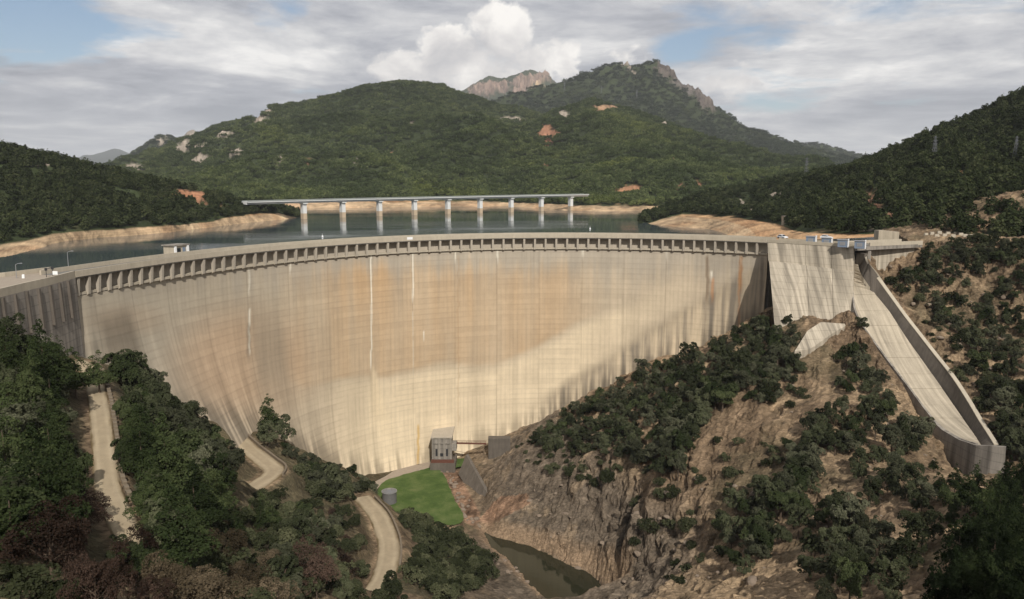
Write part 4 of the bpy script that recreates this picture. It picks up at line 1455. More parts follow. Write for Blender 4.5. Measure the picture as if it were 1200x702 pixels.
def loft(name, rows, nu, nvs, namp, nscale, colour, seed=0, label=None, mat='hill', crest_row=None, jag=0.10, crag=0.10):
    """surface through matching lines (px, py, Y) or (px, py, 'w') lying at the waterline"""
    L = []
    x0 = max(min(p[0] for p in r) for r in rows)
    x1 = min(max(p[0] for p in r) for r in rows)
    us = np.linspace(x0, x1, nu)
    for r in rows:
        px = np.array([p[0] for p in r], float)
        py = np.array([p[1] for p in r], float)
        yy = []
        for p in r:
            yy.append(UZ(p[0], p[1], WZ - 1.5)[1] if p[2] == 'w' else p[2])
        yy = np.array(yy, float)
        q = np.interp(us, px, py)
        d = np.interp(us, px, yy)
        w = max(3, nu // 60)
        kk = np.hanning(w + 2)[1:-1]
        kk /= kk.sum()
        d = np.convolve(np.pad(d, (w // 2, w - 1 - w // 2), 'edge'), kk, 'valid')
        L.append(np.array([U(a, b, c) for a, b, c in zip(us, q, d)]))
    out = []
    fr_ = []
    for i in range(len(L) - 1):
        for k_ in range(nvs[i] + (1 if i == len(L) - 2 else 0)):
            t = k_ / nvs[i]
            out.append(L[i] * (1 - t) + L[i + 1] * t)
            fr_.append(i + t)
    V = np.stack(out, 0)
    fr_ = np.array(fr_)[:, None]
    n = fbm(V[..., 0] / nscale, V[..., 1] / nscale, 6, seed, 0.5, True) + 0.5 * fbm(V[..., 0] / nscale * 0.4, V[..., 1] / nscale * 0.4, 3, seed + 50)
    cr = crest_row if crest_row is not None else len(rows) - 2
    s0_ = 0.95 if len(rows) > 3 else 0.0
    w = smooth(s0_, s0_ + 0.7, fr_) * (1 - 0.93 * np.exp(-((fr_ - cr) / 0.22) ** 2))
    V[..., 2] += namp * n * w
    # fine roughness on the sky line as well
    V[..., 2] += namp * jag * fbm(V[..., 0] / (nscale * 0.12), V[..., 1] / (nscale * 0.12), 3, seed + 9) * smooth(s0_ + 0.05, s0_ + 0.5, fr_)
    qx, qy = project(V)
    col = colour(qx, qy, V, fr_ * np.ones(V.shape[:2]))
    rg = fbm(V[..., 0] / (nscale * 0.10), V[..., 1] / (nscale * 0.16) + V[..., 2] / (nscale * 0.2), 5, seed + 77, 0.6, True)
    V[..., 2] += crag * namp * rg * colour.bare * smooth(0.0, 0.3, fr_) * np.where(fr_ < 1.0, 0.35 if len(rows) > 3 else 1.0, 1.0)
    col = col * (1 + (0.45 * rg * colour.bare)[..., None])
    o = obj(name, mesh_np(name, V.reshape(-1, 3), gridfaces(*V.shape[:2]), [M[mat]], cols=np.clip(col, 0.01, 0.7).reshape(-1, 3), shade=True))
    tag(o, label, None, None, 'structure')
    return V, qx, qy, fr_ * np.ones(V.shape[:2])


FOR = np.array((0.038, 0.049, 0.021))
ROCK = srgb(166, 153, 138, 0.75)
PALE = srgb(196, 168, 134, 0.85)
EARTH = srgb(150, 112, 86, 0.8)


def hillcol(patches, shore=None, forest=FOR, nsc=60.0, seed=0, zlim=999.0):
    def f(px, py, V, fr_):
        n = fbm(V[..., 0] / nsc, V[..., 1] / nsc, 4, seed + 3)
        c = forest * (1 + 0.5 * n[..., None])
        bare = np.zeros(px.shape)
        for (cx, cy, rx, ry, rot, col) in patches:
            a = math.radians(rot)
            dx, dy = px - cx, py - cy
            u = (dx * math.cos(a) + dy * math.sin(a)) / rx
            v = (-dx * math.sin(a) + dy * math.cos(a)) / ry
            w = 1 - smooth(0.55, 1.15, np.hypot(u, v) + 0.65 * fbm(px / 4, py / 4, 4, seed + 8))
            w = w[..., None]
            cc_ = np.array(col) * (0.9 + 0.5 * fbm(px / 2.0, py / 5.0, 3, seed + 4))[..., None]
            c = c * (1 - w) + cc_ * w
            bare = np.maximum(bare, w[..., 0])
        if shore is not None:
            w = 1 - smooth(shore - 0.12, shore + 0.02, fr_ + 0.10 * fbm(V[..., 0] / 14, V[..., 1] / 14, 3, seed + 6))
            w = w * smooth(zlim + 4.0, zlim, V[..., 2])
            st = 0.5 + 0.5 * np.sin(V[..., 2] * 4.2 + 2.5 * fbm(V[..., 0] / 30, V[..., 1] / 30, 3, 4))
            pc = PALE * (0.80 + 0.16 * st + 0.5 * fbm(V[..., 0] / 7, V[..., 1] / 7, 5, seed + 1, 0.65) + 0.35 * fbm(V[..., 0] / 30, V[..., 1] / 30, 3, seed + 2))[..., None]
            rd_ = smooth(0.0, 0.5, fbm(V[..., 0] / 24, V[..., 1] / 24, 4, seed + 31))[..., None]
            pc = pc * (1 - 0.55 * rd_) + pc * np.array((0.84, 0.70, 0.62)) * 0.55 * rd_
            pc = np.where((V[..., 2] > WZ + 5.5)[..., None], pc * np.array((0.92, 0.82, 0.74)), pc)
            c = c * (1 - w[..., None]) + pc * w[..., None]
            bare = np.maximum(bare, w)
        f.bare = bare
        return np.clip(c, 0.01, 0.7)
    return f


HILLS = {}
# left hill beyond the water
hc = hillcol([(224, 231, 34, 8, 8, EARTH), (222, 229, 22, 6, 4, srgb(178, 128, 96, 0.8)), (96, 237, 12, 5, 0, EARTH), (262, 245, 9, 5, 0, EARTH), (110, 201, 8, 2, 10, ROCK), (125, 205, 10, 2, 10, ROCK), (140, 210, 6, 2, 0, ROCK), (50, 193, 8, 2, 0, ROCK), (18, 226, 4, 3, 0, EARTH)], 1.0, seed=100)
lh = loft('hill', [
    [(-160, 378, 'w'), (-90, 345, 'w'), (-40, 330, 'w'), (0, 319, 'w'), (14, 311, 'w'), (34, 301, 'w'), (52, 294, 'w'), (60, 289.5, 'w'), (85, 285, 'w'), (120, 281, 'w'), (160, 278.5, 'w'), (200, 275, 'w'), (250, 268.5, 'w'), (300, 262.5, 'w'), (330, 259.5, 'w'), (352, 257, 'w')],
    [(-160, 330, 345), (-40, 293, 400), (0, 286, 420), (30, 281, 432), (60, 273, 455), (100, 270, 480), (150, 267, 510), (200, 264, 545), (250, 259, 610), (270, 254, 640), (300, 250, 690), (325, 249.5, 725), (352, 256.0, 757)],
    [(-160, 150, 560), (-40, 166, 590), (0, 176, 600), (40, 184, 610), (90, 194, 625), (150, 209, 640), (200, 221, 660), (240, 231, 690), (280, 241, 730), (305, 247.5, 745), (330, 249, 770), (352, 255.4, 790)],
    [(-160, 190, 800), (0, 205, 820), (150, 225, 820), (240, 240, 850), (300, 250, 880), (330, 253, 880), (352, 257.5, 880)]],
    420, [14, 90, 14], 9, 60, hc, 100, 'dark wooded hill across the water at left', crest_row=2)
HILLS['left'] = lh + (hc.bare,)
# right hill beyond the right end of the dam
hc = hillcol([(1146, 252, 15, 22, 10, srgb(150, 122, 96, 0.8)), (1022, 240, 13, 16, 0, srgb(146, 110, 88, 0.8)), (1040, 256, 22, 8, 0, EARTH), (1110, 262, 9, 7, 0, EARTH), (965, 232, 9, 5, 0, ROCK), (905, 226, 9, 5, 0, ROCK), (926, 219, 8, 5, 0, EARTH), (946, 216, 12, 3, 0, ROCK), (1045, 253, 14, 5, 0, EARTH), (1080, 255, 7, 8, 0, EARTH), (1125, 205, 4, 8, 30, EARTH), (1192, 200, 6, 9, 10, EARTH), (840, 243, 14, 4, 0, ROCK), (868, 240, 12, 5, 10, ROCK), (944, 237, 9, 4, 0, EARTH), (1090, 160, 6, 4, 0, ROCK), (1170, 262, 10, 6, 0, ROCK), (1015, 268, 10, 4, 0, ROCK), (880, 248, 16, 4, 0, ROCK), (985, 225, 5, 3, 0, ROCK)], 1.0, seed=200, zlim=-1.0)
rh = loft('hill', [
    [(750, 264.2, 'w'), (757, 266.5, 'w'), (790, 269.5, 'w'), (830, 272, 'w'), (845, 276, 'w'), (890, 280.5, 400), (912, 281, 370), (950, 281, 345), (1000, 279, 322), (1040, 277, 308), (1080, 276, 292), (1130, 278, 276), (1200, 296, 266), (1300, 320, 250)],
    [(750, 263.6, 650), (757, 262.5, 655), (775, 257, 662), (800, 250, 668), (830, 252.5, 640), (860, 254, 600), (912, 262, 500), (930, 270, 430), (950, 272.5, 372), (1000, 275, 333), (1040, 273, 316), (1080, 271, 300), (1130, 272, 284), (1200, 285, 276), (1300, 300, 262)],
    [(750, 262.8, 700), (765, 257, 740), (785, 248, 760), (800, 243, 770), (830, 231, 770), (880, 222, 760), (930, 212, 740), (960, 206, 720), (1000, 199, 690), (1030, 188, 660), (1060, 174, 630), (1100, 156, 610), (1150, 137, 590), (1200, 112, 570), (1300, 66, 540)],
    [(750, 264, 900), (800, 250, 950), (930, 222, 950), (1000, 214, 900), (1100, 190, 850), (1200, 150, 800), (1300, 120, 800)]],
    420, [16, 100, 14], 11, 70, hc, 200, 'dark wooded hill rising behind the right end of the dam', crest_row=2)
HILLS['right'] = rh + (hc.bare,)
# the long wooded mountain in the middle
PATCH = [(235, 187, 13, 7, -10, ROCK), (275, 180, 12, 5, -15, ROCK), (330, 186, 10, 5, -40, ROCK), (265, 158, 10, 5, -10, ROCK), (305, 140, 8, 9, -35, ROCK), (313, 133, 7, 4, 0, ROCK), (415, 190, 9, 4, -10, ROCK), (360, 190, 5, 3, 0, EARTH), (600, 140, 16, 3.5, 0, ROCK), (483, 145, 5, 3, 0, ROCK), (215, 172, 12, 9, -30, ROCK), (160, 197, 12, 6, 0, ROCK), (458, 182, 4, 3, 0, EARTH), (234, 172, 8, 4, 0, ROCK)]
hc = hillcol(PATCH, 1.0, nsc=200.0, seed=300)
cm_ = loft('mountain', [
    [(100, 262, 'w'), (300, 250, 'w'), (345, 246.5, 'w'), (450, 244.5, 'w'), (520, 244, 'w'), (590, 243.5, 'w'), (630, 243.5, 'w'), (680, 243.5, 'w')],
    [(100, 245, 1000), (300, 240, 1030), (345, 237.5, 1050), (450, 235.5, 1080), (520, 235, 1110), (590, 236, 1130), (680, 236, 1130)],
    [(100, 222, 1500), (200, 212, 1500), (300, 200, 1480), (400, 190, 1450), (500, 180, 1480), (560, 172, 1550), (620, 170, 1600), (680, 180, 1500)],
    [(100, 208, 2300), (150, 199, 2300), (180, 186, 2300), (205, 172, 2300), (232, 159, 2300), (262, 146, 2300), (280, 142, 2300), (300, 140, 2300), (320, 127, 2300), (360, 123, 2350), (400, 112, 2400), (430, 101, 2400), (470, 95.5, 2450), (500, 98, 2450), (540, 110, 2450), (580, 124, 2400), (605, 128, 2400), (640, 140, 2300), (680, 160, 2200)],
    [(100, 214, 3000), (250, 170, 3100), (470, 125, 3200), (600, 150, 3100), (680, 170, 3000)]],
    440, [10, 50, 90, 10], 55, 330, hc, 300, 'long green wooded mountain beyond the reservoir', crest_row=3)
HILLS['centre'] = cm_ + (hc.bare,)
# spur in front of the right peak
SPATCH = [(641, 157, 14, 12, 20, srgb(164, 120, 94, 0.75)), (641, 182, 3.5, 14, 0, srgb(160, 120, 92, 0.75)), (661, 138, 8, 8, 40, ROCK), (708, 127, 20, 5, -5, srgb(160, 128, 100, 0.8)), (735, 224, 22, 6, -8, srgb(176, 132, 100, 0.8)), (795, 219, 10, 4, 0, EARTH), (818, 217, 5, 6, 0, EARTH), (787, 187, 5, 4, 0, EARTH), (757, 150, 5, 3, 0, ROCK), (779, 145, 4, 5, 0, ROCK), (625, 183, 1.8, 1.8, 0, srgb(190, 160, 40, 0.8)), (870, 217, 12, 2.5, 0, PALE)]
hc = hillcol(SPATCH, 1.0, nsc=160.0, seed=400)
sp_ = loft('mountain', [
    [(575, 244.0, 'w'), (600, 243.8, 'w'), (640, 247, 'w'), (690, 249.5, 'w'), (740, 249.2, 'w'), (790, 248.6, 'w'), (830, 249, 'w'), (1040, 250, 'w')],
    [(575, 237, 1130), (600, 237, 1110), (640, 238.5, 1010), (690, 240.5, 950), (740, 241.5, 950), (790, 241.0, 960), (830, 240, 980), (1040, 240, 1000)],
    [(575, 205, 1350), (620, 195, 1400), (680, 190, 1350), (740, 200, 1250), (800, 200, 1250), (870, 212, 1250), (950, 220, 1250), (1040, 228, 1250)],
    [(575, 170, 1900), (600, 160, 1900), (620, 150, 1950), (650, 131, 2000), (693, 118, 2000), (730, 126, 2000), (765, 139, 1950), (800, 152, 1900), (850, 169, 1850), (900, 188, 1800), (950, 203, 1750), (1040, 225, 1700)],
    [(575, 185, 2400), (693, 150, 2500), (800, 175, 2400), (1040, 235, 2200)]],
    360, [10, 40, 90, 10], 45, 300, hc, 400, 'green wooded spur with a reddish landslip in front of the right peak', crest_row=3)
HILLS['spur'] = sp_ + (hc.bare,)
# right peak with a cliff
RP = [(802, 98, 26, 11, 40, srgb(122, 114, 108, 0.55)), (780, 84, 16, 9, 30, srgb(112, 102, 94, 0.55)), (826, 120, 15, 8, 50, srgb(122, 112, 104, 0.55)), (741, 84, 8, 3, 30, ROCK), (733, 76, 6, 2, 0, ROCK)]
hc = hillcol(RP, nsc=220.0, seed=500)
rp_ = loft('mountain', [
    [(540, 215, 2500), (640, 210, 2500), (740, 215, 2500), (900, 220, 2500), (1040, 222, 2500)],
    [(540, 150, 3300), (600, 126, 3300), (650, 118, 3300), (700, 110, 3300), (760, 115, 3250), (800, 130, 3200), (850, 155, 3100), (900, 172, 3100), (1040, 200, 3000)],
    [(540, 146, 3500), (590, 128, 3500), (612, 119, 3500), (650, 102, 3500), (690, 88.5, 3500), (712, 77, 3500), (722, 72.5, 3500), (732, 74.5, 3500), (745, 77, 3500), (757, 74, 3500), (768, 71.5, 3500), (780, 80, 3480), (790, 88, 3460), (800, 98, 3450), (818, 108, 3420), (832, 122, 3400), (838, 133, 3400), (860, 147, 3380), (880, 156, 3350), (900, 162, 3350), (940, 174, 3300), (985, 184, 3300), (1015, 190, 3250), (1040, 200, 3200)],
    [(540, 160, 4200), (720, 120, 4300), (900, 185, 4000), (1040, 215, 3900)]],
    520, [40, 90, 10], 60, 380, hc, 500, 'dark pointed mountain with a bare rock cliff on its right shoulder', crest_row=2, jag=0.24, crag=0.42)
HILLS['peak'] = rp_ + (hc.bare,)
# far rocky mountain between the two
FRc = srgb(146, 124, 110, 0.75)
hc = hillcol([(575, 104, 24, 9, -8, FRc), (622, 95, 30, 8, -14, FRc), (608, 108, 14, 8, -30, FRc), (596, 117, 6, 5, 0, PALE), (560, 103, 12, 5, 0, FRc), (640, 88, 12, 3, 0, FRc), (628, 106, 14, 5, -30, PALE)], nsc=400, seed=600)
loft('mountain', [
    [(500, 150, 6300), (600, 150, 6300), (720, 150, 6300)],
    [(500, 126, 7000), (530, 118, 7000), (548, 104, 7000), (556, 98, 7000), (572, 91, 7000), (588, 93, 7000), (600, 89, 7000), (615, 84.5, 7000), (632, 84, 7000), (642, 87, 7000), (650, 95, 7000), (662, 102, 7000), (720, 120, 7000)],
    [(500, 150, 8000), (600, 130, 8000), (720, 150, 8000)]],
    420, [120, 8], 150, 700, hc, 600, 'distant bare rocky mountain between two wooded ones', crest_row=1, jag=0.18, crag=0.38)
# left rocky ridge
hc = hillcol([(188, 166, 5, 9, -25, ROCK), (192, 160, 6, 3, 30, ROCK), (215, 178, 9, 6, -30, ROCK)], nsc=260, seed=700)
lr_ = loft('mountain', [
    [(80, 225, 2700), (180, 215, 2700), (290, 205, 2700)],
    [(80, 212, 3600), (110, 202, 3600), (140, 191, 3600), (160, 180, 3600), (175, 168, 3600), (184, 161, 3600), (190, 158, 3600), (198, 160, 3600), (205, 163, 3600), (213, 168, 3600), (240, 176, 3600), (290, 190, 3600)],
    [(80, 222, 4300), (190, 185, 4300), (290, 200, 4300)]],
    160, [50, 8], 60, 380, hc, 700, 'dark pointed ridge with a pale rock crest at left', crest_row=1)
HILLS['ridge'] = lr_ + (hc.bare,)
hc = hillcol([(223, 156, 9, 6, 0, ROCK)], nsc=260, seed=720)
loft('mountain', [[(190, 185, 4300), (260, 185, 4300)], [(190, 178, 5000), (212, 163, 5000), (220, 154, 5000), (226, 151.5, 5000), (234, 156, 5000), (245, 163, 5000), (260, 175, 5000)], [(190, 190, 5600), (260, 190, 5600)]],
     60, [24, 6], 40, 300, hc, 720, 'small pale peak showing behind the left ridge', crest_row=1)
hc = hillcol([], nsc=900, seed=800, forest=np.array((0.07, 0.08, 0.075)))
loft('mountain', [[(40, 215, 9000), (200, 215, 9000)], [(40, 205, 11000), (80, 191, 11000), (100, 183.5, 11000), (116, 179, 11000), (126, 176, 11000), (134, 173, 11000), (141, 174.5, 11000), (152, 179, 11000), (170, 188, 11000), (200, 200, 11000)], [(40, 220, 13000), (200, 220, 13000)]],
     120, [30, 6], 170, 1300, hc, 800, 'faint blue mountain far away at left', crest_row=1)
hc = hillcol([], nsc=300, seed=900)
fr_ = loft('mountain', [[(830, 210, 3900), (1120, 215, 3900)], [(830, 192, 4600), (880, 180, 4600), (905, 172, 4600), (930, 169, 4600), (958, 168, 4600), (985, 175, 4600), (1015, 184, 4600), (1040, 190, 4600), (1120, 205, 4600)], [(830, 205, 5400), (1120, 220, 5400)]],
     120, [30, 6], 50, 380, hc, 900, 'low dark ridge closing the valley at right', crest_row=1)
HILLS['farridge'] = fr_ + (hc.bare,)

# one wide sheet of land out to the horizon, under everything
me = mesh_np('land', [(-40000, -8000, -150), (40000, -8000, -150), (40000, 45000, -150), (-40000, 45000, -150)], np.array([[0, 1, 2, 3]]), [M['hill']], cols=np.tile(FOR, (4, 1)))
tag(obj('land', me), 'land out to the horizon', None, None, 'structure')

# ------------------------------------------------------------------ foliage


def leaf_mesh(name, lobes, n, size, m, seed, core=0.62, squash=1.0, up=0.5, trunkm=None, droop=0.0):
    """crown of many small leaf clumps spread over and inside its lobes (cx,cy,cz,rx,rz)"""
    r = np.random.default_rng(seed)
    V, F, Cc = [], [], []
    w = np.array([l[3] ** 2 for l in lobes])
    w = w / w.sum()
    which = r.choice(len(lobes), n, p=w)
    L = np.array(lobes)[which]
    d = r.normal(size=(n, 3))
    d /= np.linalg.norm(d, axis=1)[:, None]
    d[:, 2] = np.where(d[:, 2] < -0.45, -d[:, 2], d[:, 2])
    rad = np.clip(1 - np.abs(r.normal(0, 0.16, n)) + r.normal(0, 0.05, n), core, 1.18)
    P = L[:, :3] + d * np.c_[L[:, 3], L[:, 3], L[:, 4]] * rad[:, None]
    # clump gaps
    g = vnoise(P[:, 0] * 1.7 + 31, P[:, 1] * 1.7 + P[:, 2] * 1.3, seed)
    keepm = g > -0.32
    P, d = P[keepm], d[keepm]
    n = len(P)
    nn_ = d + r.normal(0, 0.55, (n, 3)) + np.array((0, 0, up))
    nn_ /= np.linalg.norm(nn_, axis=1)[:, None]
    a = np.cross(nn_, r.normal(size=(n, 3)))
    a /= np.linalg.norm(a, axis=1)[:, None]
    b = np.cross(nn_, a)
    s = size * (0.6 + 0.8 * r.random(n))[:, None]
    a, b = a * s, b * s * 0.8
    off = nn_ * s * 0.22
    q = np.stack([P - a * 0.9 - b * 0.5, P + a * 0.3 - b * 1.0 + off, P + a * 1.1 + b * 0.3, P - a * 0.1 + b * 1.0 + off], 1)
    tone = np.clip(0.5 + 0.33 * vnoise(P[:, 0] * 0.9, P[:, 1] * 0.9 + P[:, 2] * 0.8, seed + 3) + r.normal(0, 0.2, n), 0, 1)
    cols = np.repeat(np.stack([tone] * 3, 1), 4, 0)
    idx_ = np.arange(4 * n).reshape(n, 4)
    tri = np.concatenate([idx_[:, [0, 1, 2]], idx_[:, [0, 2, 3]]])
    return mesh_np(name, q.reshape(-1, 3), tri, [m], cols=cols)


def trunk_mesh(name, h, r0, seed, limbs=4):
    rnd = random.Random(seed)
    mb = MB()
    bend = (rnd.uniform(-.3, .3), rnd.uniform(-.3, .3))
    pts = [(bend[0] * t * t, bend[1] * t * t, -0.8 + (h + 0.8) * t) for t in (0, .3, .6, 1)]
    mb.tube(pts, [r0 * 1.3, r0, r0 * .7, r0 * .25], 6)
    for i in range(limbs):
        a = rnd.uniform(0, 6.28)
        z0 = h * rnd.uniform(.35, .75)
        ln_ = h * rnd.uniform(.25, .4)
        mb.tube([(bend[0] * .3, bend[1] * .3, z0), (math.cos(a) * ln_ * .6, math.sin(a) * ln_ * .6, z0 + ln_ * .35), (math.cos(a) * ln_, math.sin(a) * ln_, z0 + ln_ * .8)], [r0 * .45, r0 * .3, r0 * .1], 4)
    return mb.me(name, M['bark'])


def oak_lobes(seed, h=6.0, w=2.9):
    r = random.Random(seed)
    L = [(r.uniform(-.3, .3), r.uniform(-.3, .3), h * r.uniform(.48, .6), w * r.uniform(.5, .66), h * r.uniform(.26, .34))]
    for i in range(13):
        a = r.uniform(0, 6.28)
        q = r.uniform(.35, .95) * w
        z = h * r.uniform(.30, .90)
        rr = w * r.uniform(.17, .42)
        q *= 1.0 - 0.45 * max(0, (z / h - .55)) / .4
        L.append((math.cos(a) * q, math.sin(a) * q, z, rr, rr * r.uniform(.7, 1.0)))
    return L


def pine_lobes(seed, h=9.0, w=2.3):
    r = random.Random(seed)
    L = []
    n = 9
    for i in range(n):
        t = i / (n - 1)
        z = h * (.26 + .68 * t)
        wr = w * (1 - t) ** 0.75 + .35
        for j in range(max(1, int(5 * (1 - t) + 1))):
            a = r.uniform(0, 6.28)
            q = wr * r.uniform(.35, .75)
            L.append((math.cos(a) * q, math.sin(a) * q, z + r.uniform(-.4, .4), wr * r.uniform(.35, .55) + .2, .55 + .25 * (1 - t)))
    return L


def bush_lobes(seed, h=2.4, w=1.5):
    r = random.Random(seed)
    L = [(0, 0, h * .4, w * .75, h * .45)]
    for i in range(6):
        a = r.uniform(0, 6.28)
        q = r.uniform(.4, .85) * w
        rr = w * r.uniform(.3, .5)
        L.append((math.cos(a) * q, math.sin(a) * q, h * r.uniform(.2, .7), rr, rr * .85))
    return L


NV = 6
PROTO = {'oak': [], 'pine': [], 'shaded_pine': [], 'shrub': [], 'russet': [], 'buff': []}
for i in range(NV):
    PROTO['oak'].append((leaf_mesh('crown', oak_lobes(10 + i), 6500, 0.135, (M['oak'], M['oak_pale'], M['oak'], M['oak_dark'], M['oak_pale'], M['oak'])[i], 10 + i), trunk_mesh('trunk', 4.0, 0.17, 10 + i)))
    PROTO['pine'].append((leaf_mesh('crown', pine_lobes(30 + i), 9000, 0.11, M['pine'], 30 + i, 0.35, up=0.25), trunk_mesh('trunk', 6.2, 0.15, 30 + i, 0)))
    PROTO['shrub'].append((leaf_mesh('shrub', bush_lobes(50 + i), 1800, 0.11, M['bush'], 50 + i), None))
for i in range(3):
    PROTO['russet'].append((leaf_mesh('crown', oak_lobes(70 + i, 5.5, 2.8), 5200, 0.075, M['russet'], 70 + i, 0.2), trunk_mesh('trunk', 3.8, 0.12, 70 + i, 9)))
    PROTO['buff'].append((leaf_mesh('crown', oak_lobes(80 + i, 5.0, 2.8), 5200, 0.085, M['buff'], 80 + i, 0.2), trunk_mesh('trunk', 3.5, 0.12, 80 + i, 9)))
for i in range(3):
    PROTO['shaded_pine'].append((leaf_mesh('crown', pine_lobes(90 + i), 7000, 0.13, M['pine_shade'], 90 + i, 0.35, up=0.25), trunk_mesh('trunk', 5.5, 0.14, 90 + i, 0)))
HEIGHT = {'shaded_pine': 9.3, 'oak': 5.6, 'pine': 9.3, 'shrub': 2.2, 'russet': 5.2, 'buff': 4.8}
WIDTH = {'shaded_pine': 2.4, 'oak': 2.9, 'pine': 2.4, 'shrub': 1.6, 'russet': 2.8, 'buff': 2.8}
NAMES = {'shaded_pine': 'pine_tree', 'oak': 'oak_tree', 'pine': 'pine_tree', 'shrub': 'shrub', 'russet': 'russet_tree', 'buff': 'dry_leaved_tree'}
CATS = {'shaded_pine': 'tree', 'oak': 'tree', 'pine': 'tree', 'shrub': 'shrub', 'russet': 'tree', 'buff': 'tree'}
CNT = {}


QUEUE = []


def plant(kind, x, y, sc, label, group=None):
    zb = float(gz(x, y))
    cx_, cy_ = project((x, y, zb + 0.55 * HEIGHT[kind] * sc))
    QUEUE.append(dict(kind=kind, x=x, y=y, z=zb, s=sc, label=label, group=group, px=float(cx_), py=float(cy_), size=sc * HEIGHT[kind] * WIDTH[kind] / (y * y)))


def build_tree(q):
    kind, sc = q['kind'], q['s']
    cr_, tr_ = random.choice(PROTO[kind])
    rz = random.uniform(0, 6.28)
    s3 = (sc * random.uniform(.88, 1.12), sc * random.uniform(.88, 1.12), sc * random.uniform(.85, 1.25))
    if tr_ is None:
        o = obj(NAMES[kind], cr_, None, (q['x'], q['y'], q['z'] - 0.15 * sc))
        o.rotation_euler = (0, 0, rz)
        o.scale = s3
        tag(o, q['label'], CATS[kind], q['group'])
    else:
        o = thing(NAMES[kind], q['label'], CATS[kind], (q['x'], q['y'], q['z']), rz, q['group'])
        o.scale = s3
        obj('crown', cr_, o)
        obj('trunk', tr_, o)


def place_words(items):
    """labels for the members of a group: size against their neighbours and whereabouts in the group"""
    xs = np.array([q['px'] for q in items])
    ys = np.array([q['py'] for q in items])
    sz = np.array([q['s'] for q in items])
    n = len(items)
    nx, ny = (1, 1) if n < 4 else (3, 1) if n < 10 else (3, 3) if n < 60 else (5, 3)
    ex = np.quantile(xs, np.linspace(0, 1, nx + 1)[1:-1])
    ey = np.quantile(ys, np.linspace(0, 1, ny + 1)[1:-1])
    wx = {1: [''], 3: ['left', 'middle', 'right'], 5: ['far left', 'left', 'middle', 'right', 'far right']}[nx]
    wy = {1: [''], 3: ['upper', 'middle', 'lower']}[ny]
    order = np.argsort(np.argsort(sz)) / max(n, 1)
    buckets = {}
    for q, x, y, o in zip(items, xs, ys, order):
        a, b = wx[int(np.searchsorted(ex, x))], wy[int(np.searchsorted(ey, y))]
        w = ' '.join(t for t in ((b if b != 'middle' else ''), (a if a != 'middle' else '')) if t) or 'middle'
        k, pl = q['label'].split('|')
        size = ('small', 'mid-sized', 'large')[min(2, int(o * 3))]
        if k.split()[0] == 'small':
            k = ' '.join(k.split()[1:])
        buckets.setdefault((size, k, w if nx * ny > 1 else '', pl), []).append(q)
    nth = ['leftmost', 'second from left', 'third from left', 'fourth from left', 'fifth from left', 'sixth from left']
    for (size, k, w, pl), qs in buckets.items():
        plain = f'{size} {k}, {w} part of {pl}' if w else f'{size} {k} in {pl}'
        for r_, q in enumerate(sorted(qs, key=lambda q: q['px'])):
            q['label'] = plain
            if len(qs) > 1:
                which = nth[r_] if r_ < len(nth) - 1 and r_ < len(qs) - 1 else 'rightmost' if r_ == len(qs) - 1 else None
                t = f'{size} {k}, {which} among alikes, {w} of {pl}' if w else f'{size} {k}, {which} among alikes in {pl}'
                if which and len(t.split()) > 16:
                    t = f'{size} {k}, {which}, {w} of {pl}' if w else t
                if which and len(t.split()) <= 16:
                    q['label'] = t


PLANTED = []
KEEPOUT = [
    [(100, 428), (112, 428), (128, 446), (133, 480), (133, 540), (140, 575), (146, 590), (128, 596), (120, 560), (102, 540), (99, 500), (102, 470)],
    [(262, 500), (275, 504), (290, 523), (305, 540), (338, 540), (342, 550), (315, 568), (295, 560), (280, 525)],
    [(424, 583), (440, 588), (465, 612), (468, 632), (464, 655), (440, 652), (436, 622), (424, 600)],
    [(452, 572), (480, 556), (516, 548), (546, 610), (535, 616), (500, 600), (470, 585)],
    [(570, 628), (600, 632), (660, 652), (700, 672), (700, 702), (640, 702), (600, 668)],
    [(1000, 300), (1016, 304), (1170, 522), (1180, 545), (1140, 540), (1100, 505), (1050, 445), (1012, 375)],
    [(234, 474), (258, 474), (286, 497), (262, 502), (238, 490)],
    [(440, 545), (560, 520), (560, 600), (540, 600)],
    [(447, 568), (467, 568), (467, 592), (447, 592)],
]


